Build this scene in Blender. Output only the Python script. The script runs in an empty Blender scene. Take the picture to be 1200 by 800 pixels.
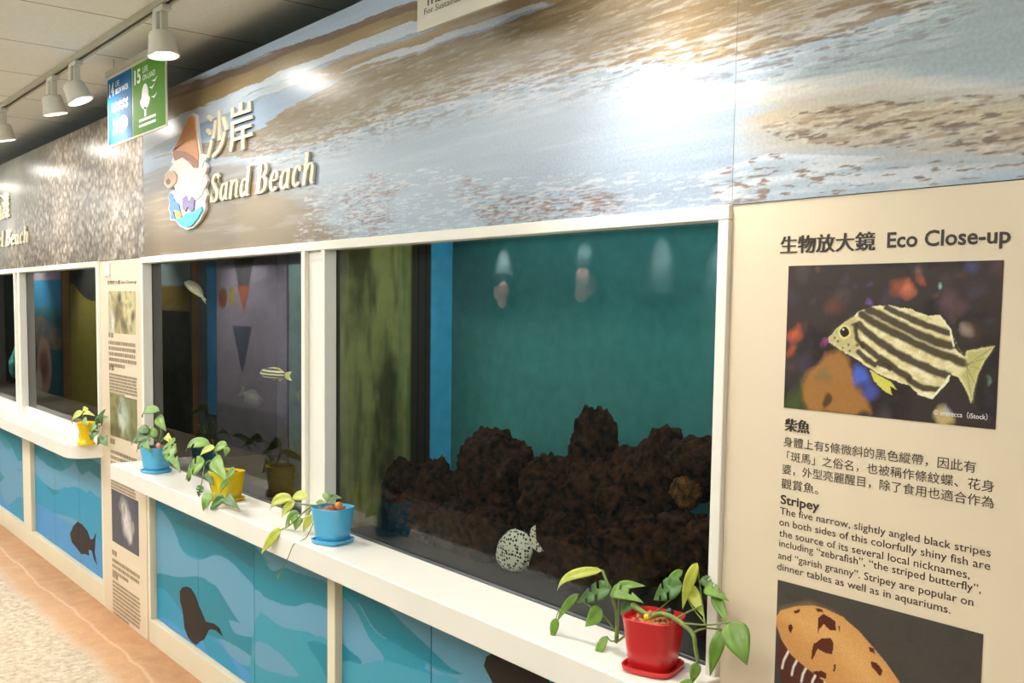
import bpy, bmesh, math, random
import numpy as np
from mathutils import Vector, Matrix

S = bpy.context.scene
COL = S.collection
random.seed(7)

# ------------------------------------------------------------------ camera
# x runs along the display wall, y goes into it (wall face at y = 0), z is up
YAW, PIT, ROL, FPX, CYP = 0.894869, 0.07547, -0.0139416, 1168.7, 447.95
CAMD, CAMH = 1.5094, 1.55


def cam_axes():
    f = np.array([-math.sin(YAW) * math.cos(PIT), math.cos(YAW) * math.cos(PIT), -math.sin(PIT)])
    r = np.array([math.cos(YAW), math.sin(YAW), 0.0])
    d = np.cross(f, r)
    c, s = math.cos(ROL), math.sin(ROL)
    return np.array([c * r + s * d, -s * r + c * d, f])


AX = cam_axes()
cam = bpy.data.cameras.new('camera')
cam.sensor_fit = 'HORIZONTAL'
cam.sensor_width = 36.0
cam.lens = FPX / 1200 * 36.0
cam.shift_y = (CYP - 400) / 1200
cam.clip_start = 0.02
camo = bpy.data.objects.new('camera', cam)
COL.objects.link(camo)
R3 = Matrix(((AX[0][0], -AX[1][0], -AX[2][0]), (AX[0][1], -AX[1][1], -AX[2][1]), (AX[0][2], -AX[1][2], -AX[2][2])))
camo.matrix_world = Matrix.Translation((0, -CAMD, CAMH)) @ R3.to_4x4()
S.camera = camo

# ------------------------------------------------------------------ world, light, exposure
wd = bpy.data.worlds.new('world')
S.world = wd
wd.use_nodes = True
wd.node_tree.nodes['Background'].inputs[0].default_value = (0.9, 0.95, 1, 1)
wd.node_tree.nodes['Background'].inputs[1].default_value = 0.02
S.view_settings.view_transform = 'Standard'
S.view_settings.look = 'None'
S.view_settings.exposure = 0.36
S.view_settings.gamma = 1.0
S.view_settings.use_curve_mapping = False

CEIL_W, SPOT_W, TANK_W, OPP_W = 33.0, 17.0, 2.8, 150.0
WARM = (1.0, 0.94, 0.86)


def area(name, loc, size, power, color=(1, 1, 1), rot=(0, 0, 0), sy=None):
    l = bpy.data.lights.new(name, 'AREA')
    l.energy = power
    l.color = color
    l.shape = 'RECTANGLE'
    l.size = size
    l.size_y = sy or size
    o = bpy.data.objects.new(name, l)
    COL.objects.link(o)
    o.location = loc
    o.rotation_euler = rot
    return o


CEIL_LAMPS = [(-0.6, -1.75), (-3.6, -1.75), (-6.6, -1.75), (-10.2, -1.75), (-14.0, -1.75), (-18.0, -1.75)]
for cx, cy in CEIL_LAMPS:
    area('ceiling_panel_light', (cx, cy, 2.545), 1.15, CEIL_W * (0.55 if cx > -1 else 1.0), (1.0, 0.97, 0.93), sy=0.5)


area('added_uplight', (-5.0, -2.66, 2.13), 12.0, 220.0, (1.0, 0.97, 0.92), (math.pi, 0, 0), 0.08)  # uplight added out of view to brighten the ceiling


def spot(name, loc, target, power, size=62, blend=0.55, color=WARM, radius=0.03):
    l = bpy.data.lights.new(name, 'SPOT')
    l.energy = power
    l.color = color
    l.spot_size = math.radians(size)
    l.spot_blend = blend
    l.shadow_soft_size = radius
    o = bpy.data.objects.new(name, l)
    COL.objects.link(o)
    o.location = loc
    o.rotation_euler = (Vector(target) - Vector(loc)).to_track_quat('-Z', 'Y').to_euler()
    return o


# ------------------------------------------------------------------ helpers
def ray(u, v):
    return AX.T @ np.array([(u - 600) / FPX, (v - CYP) / FPX, 1.0])


def P(u, v, y):
    """point of the plane y = const seen along a line of sight"""
    d = ray(u, v)
    s = (CAMD + y) / d[1]
    return Vector((d[0] * s, y, CAMH + d[2] * s))


def PF(u, v, z=0.0):
    d = ray(u, v)
    s = (z - CAMH) / d[2]
    return Vector((d[0] * s, -CAMD + d[1] * s, z))


def PXM(p):
    c = AX @ np.array([p[0], p[1] + CAMD, p[2] - CAMH])
    return FPX / c[2]


def lin(c):
    out = []
    for a in c:
        a = a / 255.0
        out.append(a / 12.92 if a <= 0.04045 else ((a + 0.055) / 1.055) ** 2.4)
    return tuple(out)


def new_mat(name):
    m = bpy.data.materials.new(name)
    m.use_nodes = True
    nt = m.node_tree
    b = nt.nodes['Principled BSDF']
    return m, nt, b


def mat(name, rgb, rough=0.5, var=0.08, scale=40.0, spec=0.5, bump=0.0, metal=0.0, rgb2=None, thr=None, stretch=None, sub=0.0):
    m, nt, b = new_mat(name)
    N = nt.nodes
    L = nt.links
    tc = N.new('ShaderNodeTexCoord')
    src = tc.outputs['Object']
    if stretch:
        mp = N.new('ShaderNodeMapping')
        mp.inputs['Scale'].default_value = stretch
        L.new(src, mp.inputs[0])
        src = mp.outputs[0]
    nz = N.new('ShaderNodeTexNoise')
    nz.inputs['Scale'].default_value = scale
    nz.inputs['Detail'].default_value = 5
    L.new(src, nz.inputs['Vector'])
    cr = N.new('ShaderNodeValToRGB')
    c = np.array(lin(rgb))
    if rgb2 is None:
        lo, hi = c * (1 - var), np.minimum(c * (1 + var), 1)
    else:
        lo, hi = c, np.array(lin(rgb2))
    a, z = thr or (0.3, 0.7)
    cr.color_ramp.elements[0].position = a
    cr.color_ramp.elements[1].position = z
    cr.color_ramp.elements[0].color = (*lo, 1)
    cr.color_ramp.elements[1].color = (*hi, 1)
    L.new(nz.outputs['Fac'], cr.inputs[0])
    L.new(cr.outputs[0], b.inputs['Base Color'])
    b.inputs['Roughness'].default_value = rough
    b.inputs['Specular IOR Level'].default_value = spec
    b.inputs['Metallic'].default_value = metal
    if sub:
        b.inputs['Subsurface Weight'].default_value = sub
        b.inputs['Subsurface Radius'].default_value = (0.01, 0.01, 0.005)
    if bump:
        bp = N.new('ShaderNodeBump')
        bp.inputs['Strength'].default_value = bump
        bp.inputs['Distance'].default_value = 0.004
        L.new(nz.outputs['Fac'], bp.inputs['Height'])
        L.new(bp.outputs[0], b.inputs['Normal'])
    return m


def emat(name, rgb, strength):
    m, nt, b = new_mat(name)
    b.inputs['Base Color'].default_value = (*lin(rgb), 1)
    b.inputs['Emission Color'].default_value = (*lin(rgb), 1)
    b.inputs['Emission Strength'].default_value = strength
    return m


def print_mat(name, rough=0.35, spec=0.5, grain=0.06, gscale=300.0):
    """printed picture: colours from the mesh's own print attribute, fine grain on top"""
    m, nt, b = new_mat(name)
    N = nt.nodes
    L = nt.links
    at = N.new('ShaderNodeAttribute')
    at.attribute_name = 'print'
    tc = N.new('ShaderNodeTexCoord')
    nz = N.new('ShaderNodeTexNoise')
    nz.inputs['Scale'].default_value = gscale
    nz.inputs['Detail'].default_value = 3
    L.new(tc.outputs['Object'], nz.inputs['Vector'])
    mr = N.new('ShaderNodeMapRange')
    mr.inputs['From Min'].default_value = 0.3
    mr.inputs['From Max'].default_value = 0.7
    mr.inputs['To Min'].default_value = 1 - grain
    mr.inputs['To Max'].default_value = 1 + grain
    L.new(nz.outputs['Fac'], mr.inputs['Value'])
    mx = N.new('ShaderNodeMix')
    mx.data_type = 'RGBA'
    mx.blend_type = 'MULTIPLY'
    mx.inputs['Factor'].default_value = 1
    L.new(at.outputs['Color'], mx.inputs['A'])
    L.new(mr.outputs[0], mx.inputs['B'])
    L.new(mx.outputs['Result'], b.inputs['Base Color'])
    b.inputs['Roughness'].default_value = rough
    b.inputs['Specular IOR Level'].default_value = spec
    return m


def glass_mat(name, rough=0.0, ior=1.5, tint=(1, 1, 1)):
    m, nt, b = new_mat(name)
    N = nt.nodes
    L = nt.links
    N.remove(b)
    tr = N.new('ShaderNodeBsdfTransparent')
    tr.inputs[0].default_value = (*tint, 1)
    gl = N.new('ShaderNodeBsdfGlossy')
    gl.inputs['Roughness'].default_value = rough
    fr = N.new('ShaderNodeFresnel')
    fr.inputs['IOR'].default_value = ior
    mx = N.new('ShaderNodeMixShader')
    L.new(fr.outputs[0], mx.inputs[0])
    L.new(tr.outputs[0], mx.inputs[1])
    L.new(gl.outputs[0], mx.inputs[2])
    L.new(mx.outputs[0], N['Material Output'].inputs[0])
    return m


def clear_mat(name, tint):
    m, nt, b = new_mat(name)
    N = nt.nodes
    N.remove(b)
    tr = N.new('ShaderNodeBsdfTransparent')
    tr.inputs[0].default_value = (*tint, 1)
    nt.links.new(tr.outputs[0], N['Material Output'].inputs[0])
    return m


class MB:
    def __init__(self):
        self.v, self.f, self.m, self.col = [], [], [], None

    def add(self, vs, fs, mi=0):
        o = len(self.v)
        self.v += [tuple(p) for p in vs]
        self.f += [tuple(i + o for i in f) for f in fs]
        self.m += [mi] * len(fs)
        return self

    def box(self, x0, x1, y0, y1, z0, z1, mi=0):
        vs = [(x, y, z) for x in (x0, x1) for y in (y0, y1) for z in (z0, z1)]
        fs = [(0, 1, 3, 2), (4, 6, 7, 5), (0, 4, 5, 1), (2, 3, 7, 6), (0, 2, 6, 4), (1, 5, 7, 3)]
        return self.add(vs, fs, mi)

    def prism(self, poly, y0, y1, mi=0):
        """poly in (x, z); y0 is the face towards the room"""
        n = len(poly)
        a = sum(poly[i][0] * poly[(i + 1) % n][1] - poly[(i + 1) % n][0] * poly[i][1] for i in range(n))
        if a < 0:
            poly = poly[::-1]
        vs = [(x, y0, z) for x, z in poly] + [(x, y1, z) for x, z in poly]
        fs = [tuple(range(n)), tuple(range(2 * n - 1, n - 1, -1))]
        fs += [(i, n + i, n + (i + 1) % n, (i + 1) % n) for i in range(n)]
        return self.add(vs, fs, mi)

    def slab(self, poly, z0, z1, mi=0):
        """poly in (x, y), extruded in z"""
        n = len(poly)
        a = sum(poly[i][0] * poly[(i + 1) % n][1] - poly[(i + 1) % n][0] * poly[i][1] for i in range(n))
        if a < 0:
            poly = poly[::-1]
        vs = [(x, y, z0) for x, y in poly] + [(x, y, z1) for x, y in poly]
        fs = [tuple(range(n - 1, -1, -1)), tuple(range(n, 2 * n))]
        fs += [(i, (i + 1) % n, n + (i + 1) % n, n + i) for i in range(n)]
        return self.add(vs, fs, mi)

    def tube(self, pts, rad, n=8, mi=0):
        pts = [Vector(p) for p in pts]
        if not hasattr(rad, '__len__'):
            rad = [rad] * len(pts)
        o = len(self.v)
        ref = None
        for i, p in enumerate(pts):
            t = (pts[min(i + 1, len(pts) - 1)] - pts[max(i - 1, 0)]).normalized()
            if ref is None:
                ref = t.orthogonal().normalized()
            ref = (ref - t * ref.dot(t))
            ref = ref.normalized() if ref.length > 1e-6 else t.orthogonal().normalized()
            b = t.cross(ref)
            for k in range(n):
                a = 2 * math.pi * k / n
                self.v.append(tuple(p + (ref * math.cos(a) + b * math.sin(a)) * rad[i]))
        for i in range(len(pts) - 1):
            for k in range(n):
                k2 = (k + 1) % n
                self.f.append((o + i * n + k, o + i * n + k2, o + (i + 1) * n + k2, o + (i + 1) * n + k))
                self.m.append(mi)
        self.f.append(tuple(o + k for k in range(n - 1, -1, -1)))
        self.f.append(tuple(o + (len(pts) - 1) * n + k for k in range(n)))
        self.m += [mi, mi]
        return self

    def lathe(self, prof, c=(0, 0, 0), n=32, power=2.0, rot=0.0, mi=0, mtx=None):
        """prof: list of (radius, height); power > 2 gives a rounded square plan"""
        o = len(self.v)
        for r, z in prof:
            for k in range(n):
                a = 2 * math.pi * k / n
                ca, sa = math.cos(a), math.sin(a)
                q = (abs(ca) ** power + abs(sa) ** power) ** (-1.0 / power)
                x, y = r * q * ca, r * q * sa
                x, y = x * math.cos(rot) - y * math.sin(rot), x * math.sin(rot) + y * math.cos(rot)
                p = Vector((x, y, z))
                if mtx is not None:
                    p = mtx @ p
                self.v.append((p[0] + c[0], p[1] + c[1], p[2] + c[2]))
        for i in range(len(prof) - 1):
            for k in range(n):
                k2 = (k + 1) % n
                self.f.append((o + i * n + k, o + i * n + k2, o + (i + 1) * n + k2, o + (i + 1) * n + k))
                self.m.append(mi)
        self.f.append(tuple(o + k for k in range(n - 1, -1, -1)))
        self.f.append(tuple(o + (len(prof) - 1) * n + k for k in range(n)))
        self.m += [mi, mi]
        return self

    def ball(self, c, r, n=10, sq=(1, 1, 1), mi=0):
        prof = [(math.sin(math.pi * i / n) * 1.0 + 1e-4, -math.cos(math.pi * i / n)) for i in range(n + 1)]
        mt = Matrix.Diagonal((r * sq[0], r * sq[1], r * sq[2]))
        return self.lathe(prof, c, 2 * n, mtx=mt, mi=mi)


ORG = {}


def mk(name, mb, mats, parent=None, smooth=False, bevel=0.0, label=None, solid=0.0, auto=None):
    me = bpy.data.meshes.new(name)
    V = np.array(mb.v, dtype=float)
    if parent is not None:
        org = ORG[parent.name]
    else:
        lo, hi = V.min(0), V.max(0)
        org = np.array([(lo[0] + hi[0]) / 2, (lo[1] + hi[1]) / 2, lo[2]])
    V = V - org
    me.from_pydata(V.tolist(), [], mb.f)
    for m in (mats if isinstance(mats, (list, tuple)) else [mats]):
        me.materials.append(m)
    if len(me.materials) > 1:
        me.polygons.foreach_set('material_index', mb.m)
    if mb.col is not None:
        a = me.color_attributes.new('print', 'FLOAT_COLOR', 'POINT')
        a.data.foreach_set('color', mb.col.ravel())
    if smooth:
        me.polygons.foreach_set('use_smooth', [True] * len(me.polygons))
        if auto:
            me.set_sharp_from_angle(angle=math.radians(auto))
    me.update()
    o = bpy.data.objects.new(name, me)
    COL.objects.link(o)
    if parent is not None:
        o.parent = parent
    else:
        o.location = org
    ORG[o.name] = org
    if solid:
        md = o.modifiers.new('thickness', 'SOLIDIFY')
        md.thickness = solid
        md.offset = 0
    if bevel:
        md = o.modifiers.new('edge', 'BEVEL')
        md.width = bevel
        md.segments = 2
        md.limit_method = 'ANGLE'
        md.angle_limit = math.radians(40)
    if label:
        o['label'] = label
    return o


def thing(name, label, cat, loc, group=None):
    o = bpy.data.objects.new(name, None)
    o.empty_display_size = 0.05
    COL.objects.link(o)
    o.location = loc
    ORG[o.name] = np.array(loc, dtype=float)
    o['label'] = label
    o['category'] = cat
    if group:
        o['group'] = group
    return o


def tag(o, label, cat, group=None):
    o['label'] = label
    o['category'] = cat
    if group:
        o['group'] = group
    return o


def struct(o):
    o['kind'] = 'structure'
    return o


# ---- noise and print painting (numpy)
def _h(ix, iy, iz, seed):
    n = (ix * 374761393 + iy * 668265263 + iz * 2147483647 + seed * 974634777) & 0xFFFFFFFF
    n = ((n ^ (n >> 13)) * 1274126177) & 0xFFFFFFFF
    n = (n ^ (n >> 16)) & 0xFFFF
    return n / 65535.0


def vnoise(x, y, z=None, seed=0):
    x = np.asarray(x, float)
    y = np.asarray(y, float)
    z = np.zeros_like(x) if z is None else np.asarray(z, float)
    x0, y0, z0 = np.floor(x).astype(np.int64), np.floor(y).astype(np.int64), np.floor(z).astype(np.int64)
    fx, fy, fz = x - x0, y - y0, z - z0
    fx, fy, fz = [t * t * (3 - 2 * t) for t in (fx, fy, fz)]
    r = 0
    for i in (0, 1):
        for j in (0, 1):
            for k in (0, 1):
                w = (fx if i else 1 - fx) * (fy if j else 1 - fy) * (fz if k else 1 - fz)
                r = r + w * _h(x0 + i, y0 + j, z0 + k, seed)
    return r


def fbm(x, y, z=None, seed=0, oct=4):
    r, a, s = 0, 0.5, 1.0
    for i in range(oct):
        r = r + a * vnoise(x * s, y * s, None if z is None else z * s, seed + i)
        a *= 0.5
        s *= 2.0
    return r / (1 - 0.5 ** oct)


def inpoly(px, pz, poly):
    r = np.zeros(px.shape, bool)
    n = len(poly)
    for i in range(n):
        x1, z1 = poly[i]
        x2, z2 = poly[(i + 1) % n]
        if z1 == z2:
            continue
        c = ((z1 > pz) != (z2 > pz)) & (px < (x2 - x1) * (pz - z1) / (z2 - z1) + x1)
        r ^= c
    return r


def segdist(px, pz, pl):
    d = np.full(px.shape, 1e9)
    for (x1, z1), (x2, z2) in zip(pl[:-1], pl[1:]):
        dx, dz = x2 - x1, z2 - z1
        t = np.clip(((px - x1) * dx + (pz - z1) * dz) / (dx * dx + dz * dz + 1e-12), 0, 1)
        d = np.minimum(d, np.hypot(px - x1 - t * dx, pz - z1 - t * dz))
    return d


class Print:
    """a printed rectangle on a plane y = const, as a fine grid with a colour per point"""

    def __init__(self, x0, x1, z0, z1, y, step, base, stepz=None):
        self.y = y
        self.nx, self.nz = max(2, int(round((x1 - x0) / step)) + 1), max(2, int(round((z1 - z0) / (stepz or step))) + 1)
        self.X, self.Z = np.meshgrid(np.linspace(x0, x1, self.nx), np.linspace(z0, z1, self.nz))
        self.C = np.zeros(self.X.shape + (3,))
        self.C[:] = lin(base)
        self.wx = self.wz = 0.0

    def warp(self, amp, fx, fz, seed=0):
        self.wx = (fbm(self.X * fx, self.Z * fz, seed=seed) - 0.5) * amp
        self.wz = (fbm(self.X * fx, self.Z * fz, seed=seed + 9) - 0.5) * amp
        return self

    def mix(self, mask, rgb):
        m = np.clip(mask, 0, 1)[..., None]
        self.C = self.C * (1 - m) + np.array(lin(rgb)) * m
        return self

    def px(self, pts, s=1.0, o=(0, 0)):
        r = []
        for u, v in pts:
            q = P(o[0] + u * s, o[1] + v * s, self.y)
            r.append((q[0], q[2]))
        return r

    def poly(self, pts, rgb, a=1.0, s=1.0, o=(0, 0), world=False, soft=0.0):
        w = pts if world else self.px(pts, s, o)
        X, Z = self.X + self.wx, self.Z + self.wz
        m = inpoly(X, Z, w).astype(float)
        if soft:
            d = segdist(X, Z, list(w) + [w[0]])
            m = np.where(m > 0.5, 0.5 + 0.5 * np.clip(d / soft, 0, 1), 0.5 - 0.5 * np.clip(d / soft, 0, 1))
        return self.mix(m * a, rgb)

    def line(self, pts, wpx, rgb, a=1.0, s=1.0, o=(0, 0), world=False, soft=0.3):
        w = pts if world else self.px(pts, s, o)
        d = segdist(self.X + self.wx, self.Z + self.wz, w)
        q = wpx if world else wpx * s / PXM((w[0][0], self.y, w[0][1]))
        return self.mix(np.clip((q / 2 * (1 + soft) - d) / (q * soft + 1e-9), 0, 1) * a, rgb)

    def blob(self, c, r, rgb, a=1.0, s=1.0, o=(0, 0), world=False, soft=0.5, asp=1.0):
        w = c if world else self.px([c], s, o)[0]
        q = r if world else r * s / PXM((w[0], self.y, w[1]))
        d = np.hypot(self.X + self.wx - w[0], (self.Z + self.wz - w[1]) / asp)
        return self.mix(np.clip((q - d) / (q * soft + 1e-9), 0, 1) * a, rgb)

    def mb(self, back=None, mb=None):
        mb = mb or MB()
        o = len(mb.v)
        assert o == 0
        pts = np.stack([self.X, np.full(self.X.shape, self.y), self.Z], -1).reshape(-1, 3)
        mb.v = pts.tolist()
        i = np.arange(self.nx * self.nz).reshape(self.nz, self.nx)
        q = np.stack([i[:-1, :-1], i[:-1, 1:], i[1:, 1:], i[1:, :-1]], -1).reshape(-1, 4)
        mb.f = q.tolist()
        mb.m = [0] * len(mb.f)
        col = np.ones((self.nx * self.nz, 4))
        col[:, :3] = self.C.reshape(-1, 3)
        if back is not None:
            # sides and back of the board, so that it has its real thickness
            x0, x1, z0, z1 = self.X.min(), self.X.max(), self.Z.min(), self.Z.max()
            y0, y1 = self.y, self.y + back
            k = len(mb.v)
            vs = [(x0, y0, z0), (x1, y0, z0), (x1, y0, z1), (x0, y0, z1), (x0, y1, z0), (x1, y1, z0), (x1, y1, z1), (x0, y1, z1)]
            mb.add(vs, [(0, 4, 5, 1), (1, 5, 6, 2), (2, 6, 7, 3), (3, 7, 4, 0), (4, 7, 6, 5)], 0)
            e = np.ones((8, 4))
            e[:, :3] = self.C.reshape(-1, 3).mean(0)
            col = np.concatenate([col, e])
        mb.col = col
        return mb


def text_polys(txt, bold=0.0, spacing=1.0):
    cu = bpy.data.curves.new('lettering', 'FONT')
    cu.body = txt
    cu.size = 1.0
    cu.offset = bold
    cu.space_character = spacing
    cu.resolution_u = 3
    o = bpy.data.objects.new('lettering', cu)
    COL.objects.link(o)
    dg = bpy.context.evaluated_depsgraph_get()
    me = bpy.data.meshes.new_from_object(o.evaluated_get(dg))
    v = np.array([tuple(p.co) for p in me.vertices]) if len(me.vertices) else np.zeros((0, 3))
    f = [tuple(p.vertices) for p in me.polygons]
    bpy.data.objects.remove(o)
    bpy.data.curves.remove(cu)
    bpy.data.meshes.remove(me)
    return v, f


def text_line(mb, txt, x0, x1, z0, z1, y, bold=0.0, depth=0.0, spacing=1.0, mi=0, shear=0.0):
    """sets one line of lettering so that its ink fills x0..x1, z0..z1 of the plane y"""
    v, f = text_polys(txt, bold, spacing)
    if not len(v):
        return mb
    lo, hi = v.min(0), v.max(0)
    sx = (x1 - x0) / (hi[0] - lo[0])
    sz = (z1 - z0) / (hi[1] - lo[1]) if z1 is not None else sx
    X = x0 + (v[:, 0] - lo[0]) * sx
    Z = z0 + (v[:, 1] - lo[1]) * sz
    X = X + shear * (Z - z0)
    vs = [(a, y, b) for a, b in zip(X, Z)]
    mb.add(vs, f, mi)
    if depth:
        n = len(vs)
        vs2 = [(a, y + depth, b) for a, b in zip(X, Z)]
        o = len(mb.v)
        mb.v += vs2
        edges = {}
        for q in f:
            for i in range(len(q)):
                e = (q[i], q[(i + 1) % len(q)])
                if (e[1], e[0]) in edges:
                    del edges[(e[1], e[0])]
                else:
                    edges[e] = 1
        for a, b in edges:
            mb.f.append((o - n + a, o + a, o + b, o - n + b))
            mb.m.append(mi)
    return mb


# ------------------------------------------------------------------ materials
M_white = mat('white painted frame', (236, 232, 222), 0.4, 0.02, 8)
M_sill = mat('white laminate', (238, 234, 225), 0.35, 0.02, 6)
M_beige = mat('beige panel board', (222, 206, 180), 0.45, 0.02, 3)
M_cream = mat('cream painted board', (228, 218, 192), 0.5, 0.03, 5)
M_ink = mat('dark brown printing ink', (58, 46, 38), 0.5, 0.05, 50)
M_print = print_mat('gloss print', 0.45, 0.25)
M_photo = print_mat('photo print', 0.4, 0.4, 0.10, 400)
M_mural = print_mat('vinyl mural print', 0.30, 0.6, 0.10, 140)
M_tank = print_mat('tank wall film', 0.8, 0.1, 0.10, 25)
M_black = mat('black rubber', (16, 16, 17), 0.4, 0.1, 20)
M_gasket = mat('grey silicone seal', (70, 76, 82), 0.35, 0.1, 20)
M_lamp = mat('white lamp enamel', (226, 222, 210), 0.4, 0.02, 20)
M_ceil2 = mat('grey track aluminium', (196, 186, 164), 0.4, 0.04, 20)
M_dark = mat('dark grey paint', (40, 40, 40), 0.8, 0.1, 5)
M_letter = mat('ivory acrylic lettering', (236, 226, 200), 0.35, 0.02, 30)
M_glass = glass_mat('aquarium glass')
M_clear = clear_mat('glass inner face', (0.97, 1.0, 0.99))
M_glow = emat('lamp face', (255, 244, 225), 14.0)

# ------------------------------------------------------------------ room
XL, XR, YB, YF, ZC = -21.0, 2.6, 1.3, -2.8, 2.57

# floor: printed beach running along the foot of the wall
fm, nt, b = new_mat('printed beach floor')
N, L = nt.nodes, nt.links
tc = N.new('ShaderNodeTexCoord')
sx = N.new('ShaderNodeSeparateXYZ')
L.new(tc.outputs['Object'], sx.inputs[0])


def noise_node(scale, detail=4, vec=None, rough=0.5):
    n = N.new('ShaderNodeTexNoise')
    n.inputs['Scale'].default_value = scale
    n.inputs['Detail'].default_value = detail
    n.inputs['Roughness'].default_value = rough
    L.new(vec or tc.outputs['Object'], n.inputs['Vector'])
    return n


def math_node(op, a, b_, c=None):
    n = N.new('ShaderNodeMath')
    n.operation = op
    for i, q in enumerate((a, b_, c)):
        if q is None:
            continue
        if isinstance(q, (int, float)):
            n.inputs[i].default_value = q
        else:
            L.new(q, n.inputs[i])
    return n.outputs[0]


def ramp_node(src, stops):
    r = N.new('ShaderNodeValToRGB')
    els = r.color_ramp.elements
    while len(els) < len(stops):
        els.new(0.5)
    for e, (p, c) in zip(els, stops):
        e.position = p
        e.color = (*lin(c), 1)
    L.new(src, r.inputs[0])
    return r.outputs[0]


def mixc(fac, a, b_, mode='MIX'):
    n = N.new('ShaderNodeMix')
    n.data_type = 'RGBA'
    n.blend_type = mode
    if isinstance(fac, (int, float)):
        n.inputs['Factor'].default_value = fac
    else:
        L.new(fac, n.inputs['Factor'])
    L.new(a, n.inputs['A'])
    L.new(b_, n.inputs['B'])
    return n.outputs['Result']


FY = (YF + YB) / 2
wav = noise_node(2.2, 3)
dist = math_node('SUBTRACT', FY * -1.0, sx.outputs['Y'])   # distance from the wall towards the room
dist = math_node('ADD', dist, math_node('MULTIPLY', math_node('SUBTRACT', wav.outputs['Fac'], 0.5), 0.10))
sand = ramp_node(noise_node(14, 6).outputs['Fac'], [(0.3, (186, 138, 98)), (0.7, (214, 172, 130))])
edge = ramp_node(math_node('MULTIPLY', dist, 2.5), [(0.0, (170, 120, 84)), (0.35, (200, 150, 108)), (0.385, (236, 214, 192)), (0.41, (206, 156, 112)), (0.60, (220, 178, 140)), (0.68, (230, 206, 184)), (1.0, (222, 210, 192))])
foamn = noise_node(34, 8, rough=0.7)
foam = ramp_node(foamn.outputs['Fac'], [(0.36, (184, 160, 130)), (0.52, (214, 200, 178)), (0.7, (234, 228, 214))])
ff = math_node('MULTIPLY', math_node('SUBTRACT', dist, 0.27), 22.0)
ffc = N.new('ShaderNodeClamp')
L.new(ff, ffc.inputs[0])
base = mixc(ffc.outputs[0], mixc(0.5, edge, sand, 'MIX'), foam)
hall = math_node('MULTIPLY', math_node('SUBTRACT', dist, 1.0), 12.0)
hc = N.new('ShaderNodeClamp')
L.new(hall, hc.inputs[0])
base = mixc(hc.outputs[0], base, ramp_node(noise_node(90, 4).outputs['Fac'], [(0.3, (124, 116, 102)), (0.7, (158, 150, 134))]))
base = mixc(0.25, base, ramp_node(noise_node(60, 5).outputs['Fac'], [(0.3, (190, 170, 140)), (0.7, (250, 240, 225))]), 'MULTIPLY')
L.new(base, b.inputs['Base Color'])
b.inputs['Roughness'].default_value = 0.42
bpn = N.new('ShaderNodeBump')
bpn.inputs['Strength'].default_value = 0.25
bpn.inputs['Distance'].default_value = 0.004
L.new(foamn.outputs['Fac'], bpn.inputs['Height'])
L.new(bpn.outputs[0], b.inputs['Normal'])
struct(mk('floor', MB().box(XL, XR, YF, YB, -0.05, 0.0), fm))

# ceiling of 0.6 m mineral tiles
cm, nt, b = new_mat('ceiling tiles')
N, L = nt.nodes, nt.links
tc = N.new('ShaderNodeTexCoord')
ge = N.new('ShaderNodeNewGeometry')
sx = N.new('ShaderNodeSeparateXYZ')
L.new(ge.outputs['Position'], sx.inputs[0])
ax = math_node('ABSOLUTE', math_node('SUBTRACT', math_node('FRACT', math_node('DIVIDE', math_node('ADD', sx.outputs['X'], 3.78 + 60.0), 0.6), 0), 0.5), 0)
ay = math_node('ABSOLUTE', math_node('SUBTRACT', math_node('FRACT', math_node('DIVIDE', math_node('ADD', sx.outputs['Y'], 0.28 + 60.0), 0.6), 0), 0.5), 0)
seam = math_node('GREATER_THAN', math_node('MAXIMUM', ax, ay), 0.4935)
tile = ramp_node(noise_node(45, 6).outputs['Fac'], [(0.35, (243, 240, 232)), (0.65, (248, 246, 238))])
rgb = N.new('ShaderNodeRGB')
rgb.outputs[0].default_value = (*lin((150, 144, 128)), 1)
L.new(mixc(seam, tile, rgb.outputs[0]), b.inputs['Base Color'])
b.inputs['Roughness'].default_value = 0.9
struct(mk('ceiling', MB().box(XL, XR, YF, YB, ZC, ZC + 0.04), cm))

M_wall = mat('grey wall paint', (150, 146, 138), 0.8, 0.04, 4)
struct(mk('wall_back', MB().box(XL, XR, YB, YB + 0.05, 0, ZC), mat('dark back room paint', (46, 44, 40), 0.9, 0.1, 3)))
struct(mk('wall_right', MB().box(XR, XR + 0.05, YF, YB, 0, ZC), M_wall))
struct(mk('wall_left', MB().box(XL - 0.05, XL, YF, YB, 0, ZC), M_wall))
struct(mk('wall_front', MB().box(XL, XR, YF - 0.05, YF, 0, ZC), mat('dull teal wall paint', (84, 100, 100), 0.7, 0.1, 2)))

t = thing('added_uplight_trough', 'long unseen uplight trough added opposite the windows to brighten the ceiling', 'added uplight', (-5.0, -2.72, 2.07))  # unseen housing, added to go with the extra uplight
mk('trough', MB().box(-11.0, 1.0, YF + 0.0005, YF + 0.02, 2.07, 2.15).box(-11.0, 1.0, YF + 0.02, YF + 0.22, 2.07, 2.085).box(-11.0, 1.0, YF + 0.22, YF + 0.235, 2.07, 2.15), M_lamp, t)
for i, (cx, cy) in enumerate(CEIL_LAMPS):
    t = thing('ceiling_panel_lamp', 'flat rectangular ceiling lamp over the visitors\' side of the hall', 'ceiling lamp', (cx, cy, 2.548), 'ceiling lamps of the hall')
    mk('frame', MB().box(cx - 0.62, cx + 0.62, cy - 0.29, cy + 0.29, 2.552, 2.57), M_lamp, t)

# ------------------------------------------------------------------ header murals over the windows
def wl(pts, y=0.0):
    r = []
    for u, v in pts:
        q = P(u, v, y)
        r.append((q[0], q[2]))
    return r


ZT, ZB = 2.43, 1.748


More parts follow.
